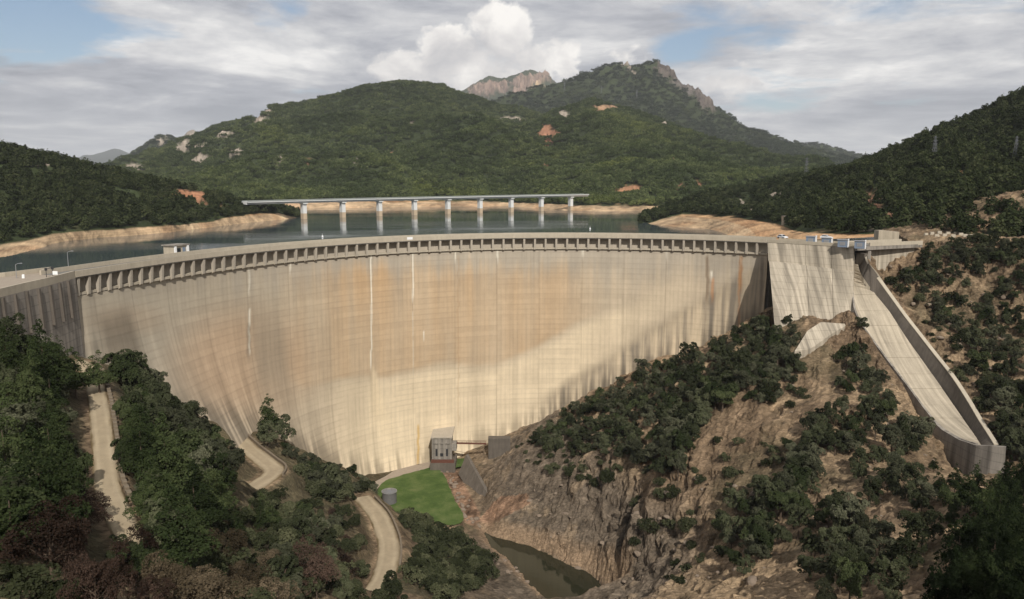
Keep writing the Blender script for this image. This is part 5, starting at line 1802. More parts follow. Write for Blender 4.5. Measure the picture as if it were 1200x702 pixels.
def grow(kind, poly, n, sc, region, group, space=0.8, yr=(30, 300), tries=60, keep=KEEPOUT, maxn=None, label=None):
    """plant up to n trees whose crowns show inside an area of the view, on the ground they stand on"""
    P = np.array(poly)
    x0, y0 = P.min(0)
    x1, y1 = P.max(0)
    got = 0
    for t in range(n * tries):
        if got >= n:
            break
        qx, qy = random.uniform(x0, x1), random.uniform(y0, y1)
        if not inpoly(np.array([qx]), np.array([qy]), poly)[0]:
            continue
        s = sc * random.choice((.5, .65, .8, .9, 1.0, 1.05, 1.15, 1.3, 1.5))
        h = HEIGHT[kind] * s
        # the pixel is where the crown shows: look for the stem that puts it there
        hb = hit(qx, qy)
        if hb is None:
            continue
        d = pdir(qx, qy)
        dd = np.array((d.x, d.y))
        dd /= np.linalg.norm(dd)
        ok = None
        r0 = math.hypot(hb[0], hb[1])
        for back_ in np.arange(0, 30, 0.75):
            r = r0 - back_
            x, y = dd[0] * r, dd[1] * r
            zc = HCAM + d.z / math.hypot(d.x, d.y) * r
            if zc - float(gz(x, y)) >= 0.55 * h:
                ok = (x, y)
                break
        if ok is None or not (yr[0] < ok[1] < yr[1]):
            continue
        x, y = ok
        zb = float(gz(x, y))
        wd = WIDTH[kind] * s
        if any((x - a) ** 2 + (y - b) ** 2 < (space * (wd + c) / 1.0) ** 2 * 0.36 for a, b, c in PLANTED):
            continue
        if float(bil(near_road, GX0, GY0, GS, np.array(x), np.array(y))) < 0.8 or float(bil(dch, GX0, GY0, GS, np.array(x), np.array(y))) < 1.0 or float(bil(rd, GX0, GY0, GS, np.array(x), np.array(y))) < 0.5:
            continue
        tx, ty = project(np.array([[x, y, zb + h], [x - wd * .8, y, zb + h * .55], [x + wd * .8, y, zb + h * .55], [x, y, zb + h * .55]]))
        if any(inpoly(tx, ty, k_).any() for k_ in keep):
            continue
        PLANTED.append((x, y, wd))
        plant(kind, x, y, s, label or region, group)
        got += 1
    return got


def lone(kind, px, py, sc, label, Y=None, group=None):
    hb = hit(px, py)
    if hb is None:
        return
    PLANTED.append((hb[0], hb[1], WIDTH[kind] * sc))
    plant(kind, hb[0], hb[1], sc, label, group)


# distinctive trees first (pixel of the foot of the stem)
lone('oak', 290, 494, 0.95, 'small round dark tree standing alone against the dam, right of the tiny white shed')
lone('pine', 316, 512, 1.25, 'tall thin-topped dark tree against the foot of the dam, above the hairpin bend')
lone('oak', 334, 522, 1.2, 'broad dark tree just right of the tall thin-topped tree by the dam')
lone('oak', 677, 484, 0.8, 'small tree poking up alone against the pale dam face right of the outlet house')
lone('oak', 752, 440, 1.1, 'round dark oak against the dam beside a pale green patch')
lone('oak', 806, 430, 1.2, 'large round oak against the dam, halfway up the right hand slope')
lone('oak', 1009, 391, 0.7, 'small round tree at the left edge of the spillway chute')
lone('shrub', 763, 628, 1.9, 'lone grey-green bush on bare brown rock, left of two near the river')
lone('shrub', 803, 622, 2.0, 'grey-green bush on the bare rock beside a round boulder slope, right of the lone bush')
lone('shrub', 786, 584, 1.6, 'grey-green bush in the middle of the bare rocky gully')
lone('russet', 362, 690, 1.5, 'reddish autumn tree in the foreground at the bottom, left of the dirt road curve')
lone('oak', 248, 488, 0.7, 'left one of a pair of clipped oaks beside the tiny white shed')
lone('oak', 262, 489, 0.75, 'right one of a pair of clipped oaks beside the tiny white shed')
lone('pine', 117, 462, 1.0, 'pale green conifer rising behind the bend where the upper road meets the dam')

grow('pine', [(0, 380), (24, 366), (56, 392), (92, 436), (97, 470), (92, 520), (100, 560), (60, 590), (0, 600)], 46, 0.95, 'dark green pine|the wood left of the upper road', 'pines in the wood left of the upper road', 0.75, (60, 170))
grow('oak', [(0, 400), (50, 400), (90, 440), (96, 520), (110, 575), (40, 620), (0, 620)], 44, 1.0, 'dark evergreen oak|the wood left of the upper road', 'oaks in the wood left of the upper road', 0.6, (50, 165))
grow('pine', [(132, 425), (160, 440), (185, 465), (222, 500), (250, 530), (262, 550), (262, 580), (230, 615), (160, 606), (142, 570), (134, 500)], 44, 0.95, 'green pine|the slope between upper road and hairpin bend', 'pines between the upper road and the hairpin bend', 0.7, (70, 230))
grow('oak', [(130, 450), (180, 470), (240, 520), (268, 550), (258, 585), (210, 620), (150, 606), (136, 540)], 40, 0.95, 'dark oak|the slope between upper road and hairpin bend', 'oaks between the upper road and the hairpin bend', 0.6, (70, 230))
grow('oak', [(128, 412), (160, 424), (190, 448), (222, 476), (238, 486), (262, 508), (262, 530), (230, 512), (190, 474), (150, 446)], 34, 0.95, 'dark oak|the row along the left foot of the dam', 'oaks along the left foot of the dam', 0.45, (100, 260))
grow('oak', [(282, 496), (300, 478), (332, 484), (356, 515), (374, 534), (345, 540), (308, 530)], 24, 1.05, 'dark oak|the clump above the hairpin bend', 'oaks above the hairpin bend', 0.5)
grow('oak', [(345, 552), (365, 538), (400, 546), (438, 566), (452, 584), (425, 582), (392, 574)], 34, 0.9, 'dark oak|the slope above the round tank', 'oaks between the hairpin bend and the tank', 0.5)
grow('shrub', [(345, 545), (400, 548), (440, 570), (445, 582), (380, 578)], 34, 1.4, 'green shrub|the slope above the round tank', 'shrubs between the hairpin bend and the tank', 0.55)
grow('shrub', [(466, 584), (500, 600), (534, 620), (566, 648), (576, 672), (530, 696), (480, 676), (486, 640), (474, 612)], 130, 1.5, 'grey-green shrub|the bank between lower road and lawn', 'shrubs along the lawn bank', 0.5)
grow('russet', [(40, 610), (90, 580), (150, 605), (180, 640), (180, 702), (60, 702), (20, 660)], 14, 0.85, 'maroon twiggy tree|the left foreground', 'maroon trees in the left foreground', 0.55, (45, 140), keep=KEEPOUT[:3])
grow('buff', [(185, 640), (240, 610), (280, 600), (330, 640), (330, 702), (185, 702)], 18, 0.9, 'brownish dry-leaved tree|the foreground left of the lower road', 'dry-leaved trees in the foreground', 0.55, (45, 170))
grow('pine', [(262, 590), (300, 568), (330, 585), (335, 620), (280, 640)], 9, 0.75, 'bright green young pine|the patch below the hairpin bend', 'young pines under the hairpin bend', 0.6)
grow('oak', [(130, 605), (175, 600), (205, 630), (180, 665), (140, 640)], 9, 0.8, 'dark green tree|the left foreground', 'green foreground trees at lower left', 0.6)
grow('russet', [(340, 600), (395, 585), (420, 640), (400, 690), (345, 690)], 10, 0.8, 'dull red tree|the foreground beside the lower road', 'dull red trees by the lower dirt road', 0.55)
grow('oak', [(330, 595), (400, 615), (440, 660), (480, 702), (300, 702)], 24, 0.8, 'dark green tree|the bottom edge left of the lower road', 'dark trees at the bottom edge left of the lower dirt road', 0.55)
grow('shrub', [(255, 600), (300, 575), (360, 575), (425, 600), (440, 660), (470, 702), (200, 702)], 90, 1.3, 'olive brown shrub|the foreground slope below the hairpin bend', 'shrubs on the foreground slope below the hairpin bend', 0.5)
grow('shrub', [(0, 655), (60, 650), (120, 680), (120, 702), (0, 702)], 12, 0.9, 'olive shrub|the grassy rock in the bottom left corner', 'shrubs in the bottom left corner', 0.7, (25, 90))
# right hand slope
grow('oak', [(606, 514), (640, 494), (676, 474), (716, 454), (760, 430), (800, 416), (834, 398), (872, 381), (898, 360), (930, 368), (936, 396), (912, 420), (876, 446), (838, 475), (812, 505), (796, 548), (750, 545), (715, 525), (660, 520)], 380, 0.80, 'dark evergreen oak|the wood right of the outlet house', 'oaks below the right half of the arch', 0.5, (190, 300))
grow('shrub', [(600, 515), (660, 500), (700, 520), (740, 545), (700, 565), (640, 545), (610, 530)], 60, 1.2, 'low shrub|the rocks right of the outlet house', 'shrubs right of the outlet house', 0.65)
grow('oak', [(985, 406), (1012, 400), (1040, 440), (1048, 470), (1034, 505), (1000, 520), (960, 525), (944, 500), (960, 470), (990, 440)], 46, 0.75, 'dark green oak|the rocky rib left of the chute', 'oaks on the rib left of the chute', 0.5)
grow('oak', [(880, 420), (925, 395), (940, 420), (925, 450), (890, 470), (872, 455)], 26, 0.7, 'grey-green oak|the hollow below the leaning block', 'oaks in the hollow below the leaning block', 0.55)
grow('oak', [(920, 510), (955, 495), (972, 530), (965, 580), (935, 600), (918, 570)], 26, 0.75, 'dark green oak|the steep tree strip right of centre', 'oaks in the steep strip', 0.5)
grow('oak', [(846, 590), (870, 575), (905, 556), (935, 560), (940, 605), (905, 640), (880, 665), (848, 655)], 34, 0.8, 'dark green oak|the wood right of the bare river rocks', 'oaks right of the bare river rocks', 0.5)
grow('oak', [(944, 600), (975, 582), (1010, 590), (1020, 640), (1005, 675), (950, 675)], 22, 0.8, 'dark green oak|the wood at lower right', 'oaks in the wood at lower right', 0.5)
grow('oak', [(1038, 495), (1062, 482), (1085, 500), (1080, 528), (1045, 528)], 8, 0.85, 'round dark oak|the clump left of the foot of the chute', 'oaks left of the foot of the chute', 0.5)
grow('oak', [(995, 535), (1060, 528), (1065, 560), (1110, 566), (1118, 620), (1070, 625), (1050, 585), (1000, 580)], 20, 0.75, 'dark oak|the slope below the foot of the chute', 'oaks below the foot of the chute', 0.55)
grow('pine', [(1088, 520), (1126, 520), (1130, 545), (1176, 545), (1176, 612), (1120, 612), (1100, 570)], 18, 0.72, 'green pine|the clump just below the chute end', 'pines below the lower end of the chute', 0.55)
grow('shaded_pine', [(1150, 610), (1180, 560), (1210, 500), (1210, 702), (1095, 702), (1115, 640)], 54, 0.8, 'shade-painted dark pine|the bottom right corner', 'pines in the bottom right corner', 0.5, (55, 170))
grow('shrub', [(800, 480), (880, 450), (990, 420), (1000, 520), (900, 620), (780, 690), (720, 600)], 34, 1.0, 'small scattered shrub|the bare brown rocks left of the chute', 'shrubs on the bare rocks left of the chute', 1.2)
grow('oak', [(1020, 632), (1060, 628), (1066, 660), (1050, 702), (940, 702), (960, 685)], 12, 0.75, 'dark oak|the bottom edge right of centre', 'oaks at the bottom edge right of centre', 0.7)
grow('oak', [(1046, 322), (1080, 294), (1150, 286), (1170, 310), (1120, 330), (1100, 345)], 34, 0.7, 'dark oak|the rocky knoll right of the spillway bridge', 'oaks on the knoll right of the spillway bridge', 0.5)
grow('oak', [(1092, 350), (1150, 340), (1195, 330), (1210, 420), (1190, 480), (1160, 460), (1120, 420)], 60, 0.8, 'dark oak|the slope right of the spillway chute', 'oaks on the slope right of the chute', 0.5)
grow('oak', [(1150, 275), (1210, 260), (1210, 345), (1170, 335)], 26, 0.85, 'dark oak|the right edge above the chute', 'oaks at the right edge above the chute', 0.5)
grow('oak', [(1165, 470), (1210, 450), (1210, 540), (1185, 540)], 18, 0.85, 'dark oak|the right edge beside the chute end', 'oaks at the right edge beside the chute end', 0.5)
grow('oak', [(1088, 288), (1130, 280), (1210, 268), (1210, 300), (1150, 306), (1110, 300)], 30, 0.75, 'dark oak|the verge below the row of pale blocks', 'oaks below the row of pale blocks', 0.5)
grow('shrub', [(1085, 284), (1140, 276), (1205, 268), (1205, 290), (1120, 300)], 30, 1.2, 'green shrub|the verge below the row of pale blocks', 'shrubs below the row of pale blocks', 0.5)
grow('shrub', [(1040, 320), (1120, 330), (1190, 420), (1190, 520), (1140, 460), (1080, 380)], 44, 1.1, 'small shrub|the red rocks right of the chute', 'shrubs on the red rocks right of the chute', 0.8)
for g_ in sorted({q['group'] for q in QUEUE if q['group']}):
    place_words([q for q in QUEUE if q['group'] == g_])
REST = {}
for k_ in PROTO:
    it = sorted([q for q in QUEUE if q['kind'] == k_], key=lambda q: (q['group'] is not None, -q['size']))
    for q in it[:296]:
        build_tree(q)
    if len(it) > 296:
        REST[k_] = it[296:]
    print(k_, len(it), end='; ')
print()

# woods on the hills, too many to tell apart: instanced low clumps
PCOL = {}


def far_proto(key, m, n, size, lobes_fn, count):
    col = bpy.data.collections.new('wood_' + key)
    for i in range(count):
        me_ = leaf_mesh('tree', lobes_fn(200 + i), n, size, m, 300 + i, 0.5)
        o = bpy.data.objects.new('wood_tree', me_)
        col.objects.link(o)
    PCOL[key] = col


def mixed(seed):
    return pine_lobes(seed, 7.5, 2.2) if seed % 2 else oak_lobes(seed, 6.0, 2.9)


def clump_lobes(seed):
    r = random.Random(seed)
    L = []
    for i in range(10):
        a = r.uniform(0, 6.28)
        q = 7.0 * math.sqrt(r.random())
        L.append((math.cos(a) * q, math.sin(a) * q, r.uniform(2.2, 4.6), r.uniform(1.2, 2.2), r.uniform(2.0, 3.8)))
    return L


far_proto('near', M['farnear'], 420, 0.42, mixed, 6)
far_proto('far', M['far'], 520, 0.62, clump_lobes, 6)
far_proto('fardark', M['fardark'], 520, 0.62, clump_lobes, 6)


def wood(name, pts, key, smin, smax, label):
    me_ = bpy.data.meshes.new(name)
    me_.vertices.add(len(pts))
    me_.vertices.foreach_set('co', np.asarray(pts, np.float32).ravel())
    o = obj(name, me_)
    tag(o, label, None, None, 'stuff')
    ng = bpy.data.node_groups.new(name, 'GeometryNodeTree')
    ng.interface.new_socket('Geometry', in_out='INPUT', socket_type='NodeSocketGeometry')
    ng.interface.new_socket('Geometry', in_out='OUTPUT', socket_type='NodeSocketGeometry')
    N = NT(ng)
    gi = N.add('NodeGroupInput')
    go = N.add('NodeGroupOutput')
    ci = N.add('GeometryNodeCollectionInfo')
    ci.inputs['Collection'].default_value = PCOL[key]
    ci.inputs['Separate Children'].default_value = True
    ci.inputs['Reset Children'].default_value = True
    ip = N.add('GeometryNodeInstanceOnPoints')
    ip.inputs['Pick Instance'].default_value = True
    N.l.new(gi.outputs[0], ip.inputs['Points'])
    N.l.new(ci.outputs[0], ip.inputs['Instance'])
    rr = N.add('FunctionNodeRandomValue', data_type='FLOAT_VECTOR')
    rr.inputs[0].default_value = (0, 0, 0)
    rr.inputs[1].default_value = (0, 0, 6.28)
    N.l.new(rr.outputs[0], ip.inputs['Rotation'])
    rs = N.add('FunctionNodeRandomValue', data_type='FLOAT')
    rs.inputs[2].default_value = smin
    rs.inputs[3].default_value = smax
    rs.inputs['Seed'].default_value = 5
    N.l.new(rs.outputs[1], ip.inputs['Scale'])
    N.l.new(ip.outputs[0], go.inputs[0])
    mo = o.modifiers.new('wood', 'NODES')
    mo.node_group = ng
    return o


for k_, it in REST.items():
    col_ = bpy.data.collections.new('rest_' + k_)
    for cr_, tr_ in PROTO[k_]:
        col_.objects.link(bpy.data.objects.new('wood_tree', cr_))
    PCOL['rest_' + k_] = col_
    wood('undergrowth', [(q['x'], q['y'], q['z'] - 0.5) for q in it], 'rest_' + k_, 0.5, 0.85, 'smaller trees and scrub filling the slopes of the gorge')


def scatter(H, density, seed, rows, bare_max=0.35, thin=0.0, thin_scale=30.0, xlim=(-60, 1260), extra=None):
    """points on a hill sheet, spread evenly over its area"""
    V, qx, qy, fr_, bare = H
    r = np.random.default_rng(seed)
    a = V[:-1, :-1]
    b = V[:-1, 1:]
    c = V[1:, :-1]
    ar = np.linalg.norm(np.cross((b - a)[..., :2], (c - a)[..., :2])[..., None], axis=-1) if False else np.abs((b - a)[..., 0] * (c - a)[..., 1] - (b - a)[..., 1] * (c - a)[..., 0])
    ok = (fr_[:-1, :-1] > rows[0]) & (fr_[:-1, :-1] < rows[1]) & (qx[:-1, :-1] > xlim[0]) & (qx[:-1, :-1] < xlim[1])
    lam = ar * density * ok
    cnt = r.poisson(lam)
    ii, jj = np.nonzero(cnt)
    ii = np.repeat(ii, cnt[ii, jj] if False else cnt[cnt > 0])
    jj = np.repeat(jj, cnt[cnt > 0])
    u, v = r.random(len(ii))[:, None], r.random(len(ii))[:, None]
    P = V[ii, jj] * (1 - u) * (1 - v) + V[ii, jj + 1] * u * (1 - v) + V[ii + 1, jj] * (1 - u) * v + V[ii + 1, jj + 1] * u * v
    bb = bare[ii, jj]
    keep_ = bb < bare_max
    if thin > 0:
        keep_ &= fbm(P[:, 0] / thin_scale, P[:, 1] / thin_scale, 3, seed) > -1 + thin
    P = P[keep_]
    P[:, 2] -= 0.3
    return P


W1 = scatter(HILLS['left'], 1 / 16.0, 11, (0.97, 2.35), 0.5, 0.62, 16)
wood('hill_wood', W1, 'near', 0.75, 1.35, 'dense dark wood on the hill across the water at left')
W2 = scatter(HILLS['right'], 1 / 16.0, 12, (0.97, 2.35), 0.5, 0.62, 16)
W2b = scatter(HILLS['right'], 1 / 16.0, 18, (0.05, 1.0), 0.4, 0.62, 16)
W2 = np.concatenate([W2, W2b[W2b[:, 2] > 0.5]])
wood('hill_wood', W2, 'near', 0.75, 1.4, 'dense dark wood on the hill behind the right end of the dam')
W3 = np.concatenate([scatter(HILLS['centre'], 1 / 55.0, 13, (0.95, 3.15), 0.5), scatter(HILLS['spur'], 1 / 55.0, 14, (0.95, 3.15), 0.5)])
wood('mountain_forest', W3, 'far', 0.75, 1.3, 'green forest covering the mountains beyond the reservoir')
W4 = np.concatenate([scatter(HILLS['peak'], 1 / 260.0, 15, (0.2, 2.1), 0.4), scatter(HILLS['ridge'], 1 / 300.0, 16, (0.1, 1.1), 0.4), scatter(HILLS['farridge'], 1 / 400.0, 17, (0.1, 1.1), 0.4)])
wood('mountain_forest', W4, 'fardark', 1.1, 1.9, 'forest coloured in cloud shade on the pointed mountain and the far ridges')
print('woods', len(W1), len(W2), len(W3), len(W4))

# ------------------------------------------------------------------ road bridge over the reservoir
br = thing('road_bridge', 'long white road bridge on eight slender piers crossing the reservoir', 'bridge')
BP = [(358.4, 256.0), (401.2, 255.2), (443.3, 253.4), (484.9, 252.0), (524.5, 250.4), (563, 249.3), (599.4, 248.2), (635, 247.3), (668, 246.6)]
BW = np.array([UZ(x, y, WZ)[:2] for x, y in BP])
cf = [np.polyfit(np.arange(9), BW[:, k_], 2) for k_ in (0, 1)]


def bpt(t):
    return np.array((np.polyval(cf[0], t), np.polyval(cf[1], t)))


def bdeck(t):
    return 2.4 + 0.17 * t


for i_ in range(9):
    p = bpt(i_)
    t_ = bpt(i_ + .1) - bpt(i_ - .1)
    t_ /= np.linalg.norm(t_)
    n_ = np.array((-t_[1], t_[0]))
    zt = bdeck(i_) - 2.4

    def col(z0, z1, w, l):
        mb = MB()
        P8 = []
        for z_ in (z0, z1):
            for a_, b_ in ((-w, -l), (w, -l), (w, l), (-w, l)):
                P8.append((p[0] + t_[0] * a_ + n_[0] * b_, p[1] + t_[1] * a_ + n_[1] * b_, z_))
        return mb.hexa(P8)
    pier_o = col(WZ + 5.2, zt - 0.9, 1.9, 2.6).build('pier', M['bridge'], br)
    col(WZ - 8, WZ + 5.19, 1.95, 2.65).build('stained_foot', M['bridgefoot'], pier_o)
    col(zt - 0.89, zt - 0.01, 2.3, 4.2).build('pier_cap', M['bridge'], pier_o)
ts = np.linspace(-1.4, 8.55, 60)
C3 = np.array([bpt(t) for t in ts])
tt = np.gradient(C3, axis=0)
tt /= np.linalg.norm(tt, axis=1)[:, None]
nb = np.stack([-tt[:, 1], tt[:, 0]], 1)
zd = np.array([bdeck(t) for t in ts])


def bstrip(o0, o1, z0, z1):
    def ln_(o, z):
        return np.c_[C3 + nb * o, zd + z]
    return strip(ln_(o0, z0), ln_(o0, z1), ln_(o1, z1), ln_(o1, z0))


bstrip(-3.2, 3.2, -2.39, -0.6).build('box_girder', M['bridge'], br)
bstrip(-5.6, 5.6, -0.59, 0.0).build('deck', M['bridge'], br)
bstrip(-5.55, -5.3, 0.002, 1.0).build('parapet', M['deckside'], br)
bstrip(5.3, 5.55, 0.002, 1.0).build('parapet', M['deckside'], br)

# ------------------------------------------------------------------ control hut on the crest
s_ = float(np.interp(243, _cx, _cd))
hx, hy = crest(s_, 11.6)
ta = math.atan2(float(np.interp(s_, _cd, _ct[:, 1])), float(np.interp(s_, _cd, _ct[:, 0])))
hut = thing('control_hut', 'small flat-roofed concrete control hut on the upstream side of the crest road', 'hut', (float(hx), float(hy), 0.0), ta)
MB().box(-2.6, 2.6, -2.0, 2.0, -3.0, 2.8).build('wall', M['crest'], hut)
MB().box(-3.0, 3.0, -2.4, 2.4, 2.81, 3.15).build('roof', M['wing'], hut)
for q in (-2.3, 2.3):
    MB().box(q - .35, q + .35, -2.35, -2.01, -0.0, 2.79).build('pillar', M['white'], hut)
MB().box(-1.5, -0.2, -2.06, -2.01, 1.0, 2.2).build('window', M['glass'], hut)
dr_ = MB().box(0.5, 1.6, -2.06, -2.01, 0.05, 2.3).build('door', M['blue'], hut)
MB().box(0.6, 0.7, -2.12, -2.07, 1.1, 1.2).build('handle', M['steel'], dr_)
arcband('hut_platform', [(9.36, -0.6), (14.2, -0.6), (14.2, 0.0), (9.36, 0.0)], M['crest'], s_ - 4, s_ + 5, parent=dam)

# outlet house at the foot of the dam
oh = thing('outlet_house', 'weathered concrete outlet house with two dark slits at the foot of the dam', 'valve house')
c_ = U(518, 537.5, 276.5)
W2_, Hh, Dp = 3.7, 8.2, 6.5
ox, oy, oz = c_[0], c_[1] - 0.5, c_[2]
m1 = MB()
m1.box(ox - W2_, ox + W2_, oy, oy + Dp, oz - .9, oz + Hh)
m1.build('body', M['wing'], oh)
MB().box(ox - W2_ - .35, ox + W2_ + .25, oy - .45, oy + Dp + 6, oz + Hh + 0.005, oz + Hh + .5).build('roof', M['pier'], oh)
for q in (-3.35, -0.95, 0.95, 3.35):
    MB().box(ox + q - .32, ox + q + .32, oy - .5, oy - .003, oz + 0.1, oz + Hh - .02).build('buttress', M['wing'], oh)
MB().box(ox - W2_ + .1, ox + W2_ - .1, oy - .36, oy - .006, oz + Hh - 2.2, oz + Hh - 1.75).build('string_course', M['wing'], oh)
for q in (-1.95, 1.95):
    f_ = MB().box(ox + q - .55, ox + q + .55, oy - .12, oy - .003, oz + 1.0, oz + 4.2).build('window_frame', M['wing'], oh)
    MB().box(ox + q - .38, ox + q + .38, oy - .15, oy - .121, oz + 1.2, oz + 4.0).build('dark_slit', M['dark'], f_)
MB().box(ox - .6, ox + .6, oy - .10, oy - .004, oz + 1.1, oz + 2.3).build('hatch', M['dark'], oh)
MB().box(ox - W2_ - .2, ox + W2_ + 1.0, oy - 1.6, oy - .52, oz - .9, oz + .05).build('plinth', M['rust'], oh)
MB().box(ox - W2_ - .6, ox + W2_ + 1.4, oy - 1.9, oy + 8, oz - 6, oz - .91).build('footing', M['guide'], oh)
MB().box(ox + W2_ + .004, ox + W2_ + 1.7, oy + .8, oy + 5.0, oz + 3.0, oz + 5.6).build('annex', M['wing'], oh)

# thin walkway from the house to the right bank
fb = thing('footbridge', 'thin brown walkway running from the outlet house to the right bank', 'walkway')
a_ = np.array(U(535, 519.3, 279))
b_ = np.array(U(570, 520.0, 279))
MB().bar(a_, b_, 1.1, 0.35).build('deck', M['rust'], fb)
for o_ in (-.5, .5):
    MB().bar(a_ + (0, o_, .95), b_ + (0, o_, .95), .09).build('handrail', M['rust'], fb)
for k_ in np.linspace(0.03, .97, 7):
    p_ = a_ + (b_ - a_) * k_
    MB().bar(p_ + (0, -.5, .18), p_ + (0, -.5, .9), .09).build('post', M['rust'], fb)
# concrete footing block above the right bank
p_ = UZ(585, 517, -76)
o = MB().box(p_[0] - 4.2, p_[0] + 4.2, p_[1] + 1, p_[1] + 4, -84, -75.2).build('anchor_block', M['guide'], bevel=.15)
tag(o, 'squat grey concrete block at the end of the thin walkway', 'concrete block')

# sloping training wall
T0, T1 = np.array(U(546, 532.5, 272)), np.array(U(574, 584, 250))
Q0, Q1 = np.array(U(537, 546, 269)), np.array(U(567.5, 597, 247))
tw = thing('training_wall', 'dark leaning concrete wall between the outlet stream and the right bank rocks', 'wall')
nseg = 5
for i_ in range(nseg):
    u0, u1 = i_ / nseg + .004, (i_ + 1) / nseg - .004
    ta_, tb_, qa_, qb_ = T0 + (T1 - T0) * u0, T0 + (T1 - T0) * u1, Q0 + (Q1 - Q0) * u0, Q0 + (Q1 - Q0) * u1
    th = np.array((.9, .4, 0))
    MB().hexa([qa_ - (0, 0, 3), qb_ - (0, 0, 3), qb_ + th * 3 - (0, 0, 3), qa_ + th * 3 - (0, 0, 3), ta_, tb_, tb_ + th, ta_ + th]).build('wall_panel', M['guide'], tw)

# round tank
p_ = UZ(456.5, 589, LZ - 0.2)
tk = thing('water_tank', 'round dark tank with a grey metal lid beside the lawn', 'tank', p_)
MB().tube([(0, 0, -.5), (0, 0, 3.9)], 2.4, 28).build('wall', M['tank'], tk, bevel=0)
MB().tube([(0, 0, 3.91), (0, 0, 4.15)], 2.6, 28).build('rim', M['steel'], tk)
MB().tube([(0, 0, 4.16), (0, 0, 4.6)], [2.45, .15], 28).build('lid', M['tin'], tk)
MB().box(-.5, .5, -.5, .5, 4.3, 4.85).build('hatch', M['steel'], tk)

# little shed by the left foot
hb = hit(244, 487)
if hb:
    sh_ = thing('shed', 'tiny white shed with a blue door close to the left foot of the dam', 'shed', hb, math.radians(20))
    MB().box(-1.2, 1.2, -1, 1, -1, 2.2).build('wall', M['crest'], sh_)
    MB().hexa([(-1.5, -1.3, 2.21), (1.5, -1.3, 2.21), (1.5, 1.3, 2.5), (-1.5, 1.3, 2.5), (-1.5, -1.3, 2.35), (1.5, -1.3, 2.35), (1.5, 1.3, 2.65), (-1.5, 1.3, 2.65)]).build('roof', M['tin'], sh_)
    MB().box(-.4, .4, -1.06, -1.003, 0, 1.9).build('door', M['blue'], sh_)

# ------------------------------------------------------------------ guard stones beside the roads


def guard(P, hw, side, step, label, grp, i0, i1, w=.32, l=.55, h=.6, stones=True):
    P = np.asarray(P)
    d = np.r_[0, np.cumsum(np.linalg.norm(np.diff(P, axis=0), axis=1))]
    root = None
    t = np.gradient(P[:, :2], axis=0)
    t /= np.linalg.norm(t, axis=1)[:, None]
    n = np.stack([-t[:, 1], t[:, 0]], 1) * side
    mproto = None
    wl = thing('roadside_wall', label, 'wall')
    seg = slice(i0, i1)
    Q = np.c_[P[:, :2] + n * (hw + .25), P[:, 2]]
    N3 = np.c_[n, np.zeros(len(n))]
    strip(Q[seg] - dn * 1.6, Q[seg] + dn * .35, Q[seg] + N3[seg] * .4 + dn * .35, Q[seg] + N3[seg] * .6 - dn * 1.6).build('wall_base', M['stone'], wl)
    if not stones:
        strip(Q[seg] - N3[seg] * .05 + dn * .353, Q[seg] - N3[seg] * .05 + dn * .62, Q[seg] + N3[seg] * .45 + dn * .62, Q[seg] + N3[seg] * .45 + dn * .353).build('coping', M['stone'], wl)
        return
    for s__ in np.arange(d[i0] + .5, d[i1 - 1] - .5, step):
        c = np.array([np.interp(s__, d, Q[:, k_]) for k_ in range(3)])
        nx_, ny_ = np.interp(s__, d, n[:, 0]), np.interp(s__, d, n[:, 1])
        if mproto is None:
            mproto = MB().box(-l, l, -w, w, 0, h).me('guard_stone', M['stone'], False, .06)
        o = obj('guard_stone', mproto, wl, (c[0] + nx_ * .2, c[1] + ny_ * .2, c[2] + .352))
        o.rotation_euler = (random.uniform(-.04, .04), 0, math.atan2(ny_, nx_) + math.pi / 2)


guard(ROADW['upper'][0], ROADW['upper'][1], 1, 2.0, 'low wall of spaced guard stones along the valley side of the upper road', None, 4, 74)
guard(ROADW['middle'][0], ROADW['middle'][1], 1, 2.4, 'low brown wall round the outside of the hairpin bend', None, 8, 66, stones=False)
guard(ROADW['lower'][0], ROADW['lower'][1], 1, 2.4, 'low brown wall along the outer edge of the lower dirt road curve', None, 4, 66, stones=False)

# white blocks along the road at the right end
blocks = [(1085, 276), (1092, 275), (1098, 277.5), (1101, 274), (1107, 277), (1111, 274.5), (1117, 278), (1120, 275), (1126, 276), (1131, 277.5), (1137, 278), (1143, 277)]
bproto = None
for i_, (x_, y_) in enumerate(blocks):
    hb = hit(x_, y_) or UZ(x_, y_, 2.0)
    if bproto is None:
        bproto = MB().hexa([(-.8, -.45, -.6), (.8, -.45, -.6), (.8, .45, -.6), (-.8, .45, -.6), (-.65, -.35, .9), (.65, -.35, .9), (.65, .35, .9), (-.65, .35, .9)]).me('barrier_block', M['crest'], False, .05)
    o = obj('barrier_block', bproto, None, hb)
    o.rotation_euler = (0, 0, random.uniform(-.5, .5))
    tag(o, ('first', 'second', 'third', 'fourth', 'fifth', 'sixth', 'seventh', 'eighth', 'ninth', 'tenth', 'eleventh', 'last')[sorted(b_[0] for b_ in blocks).index(x_)] + ' from left of the pale concrete blocks along the road behind the chute', 'barrier', 'pale blocks along the road right of the spillway bridge')

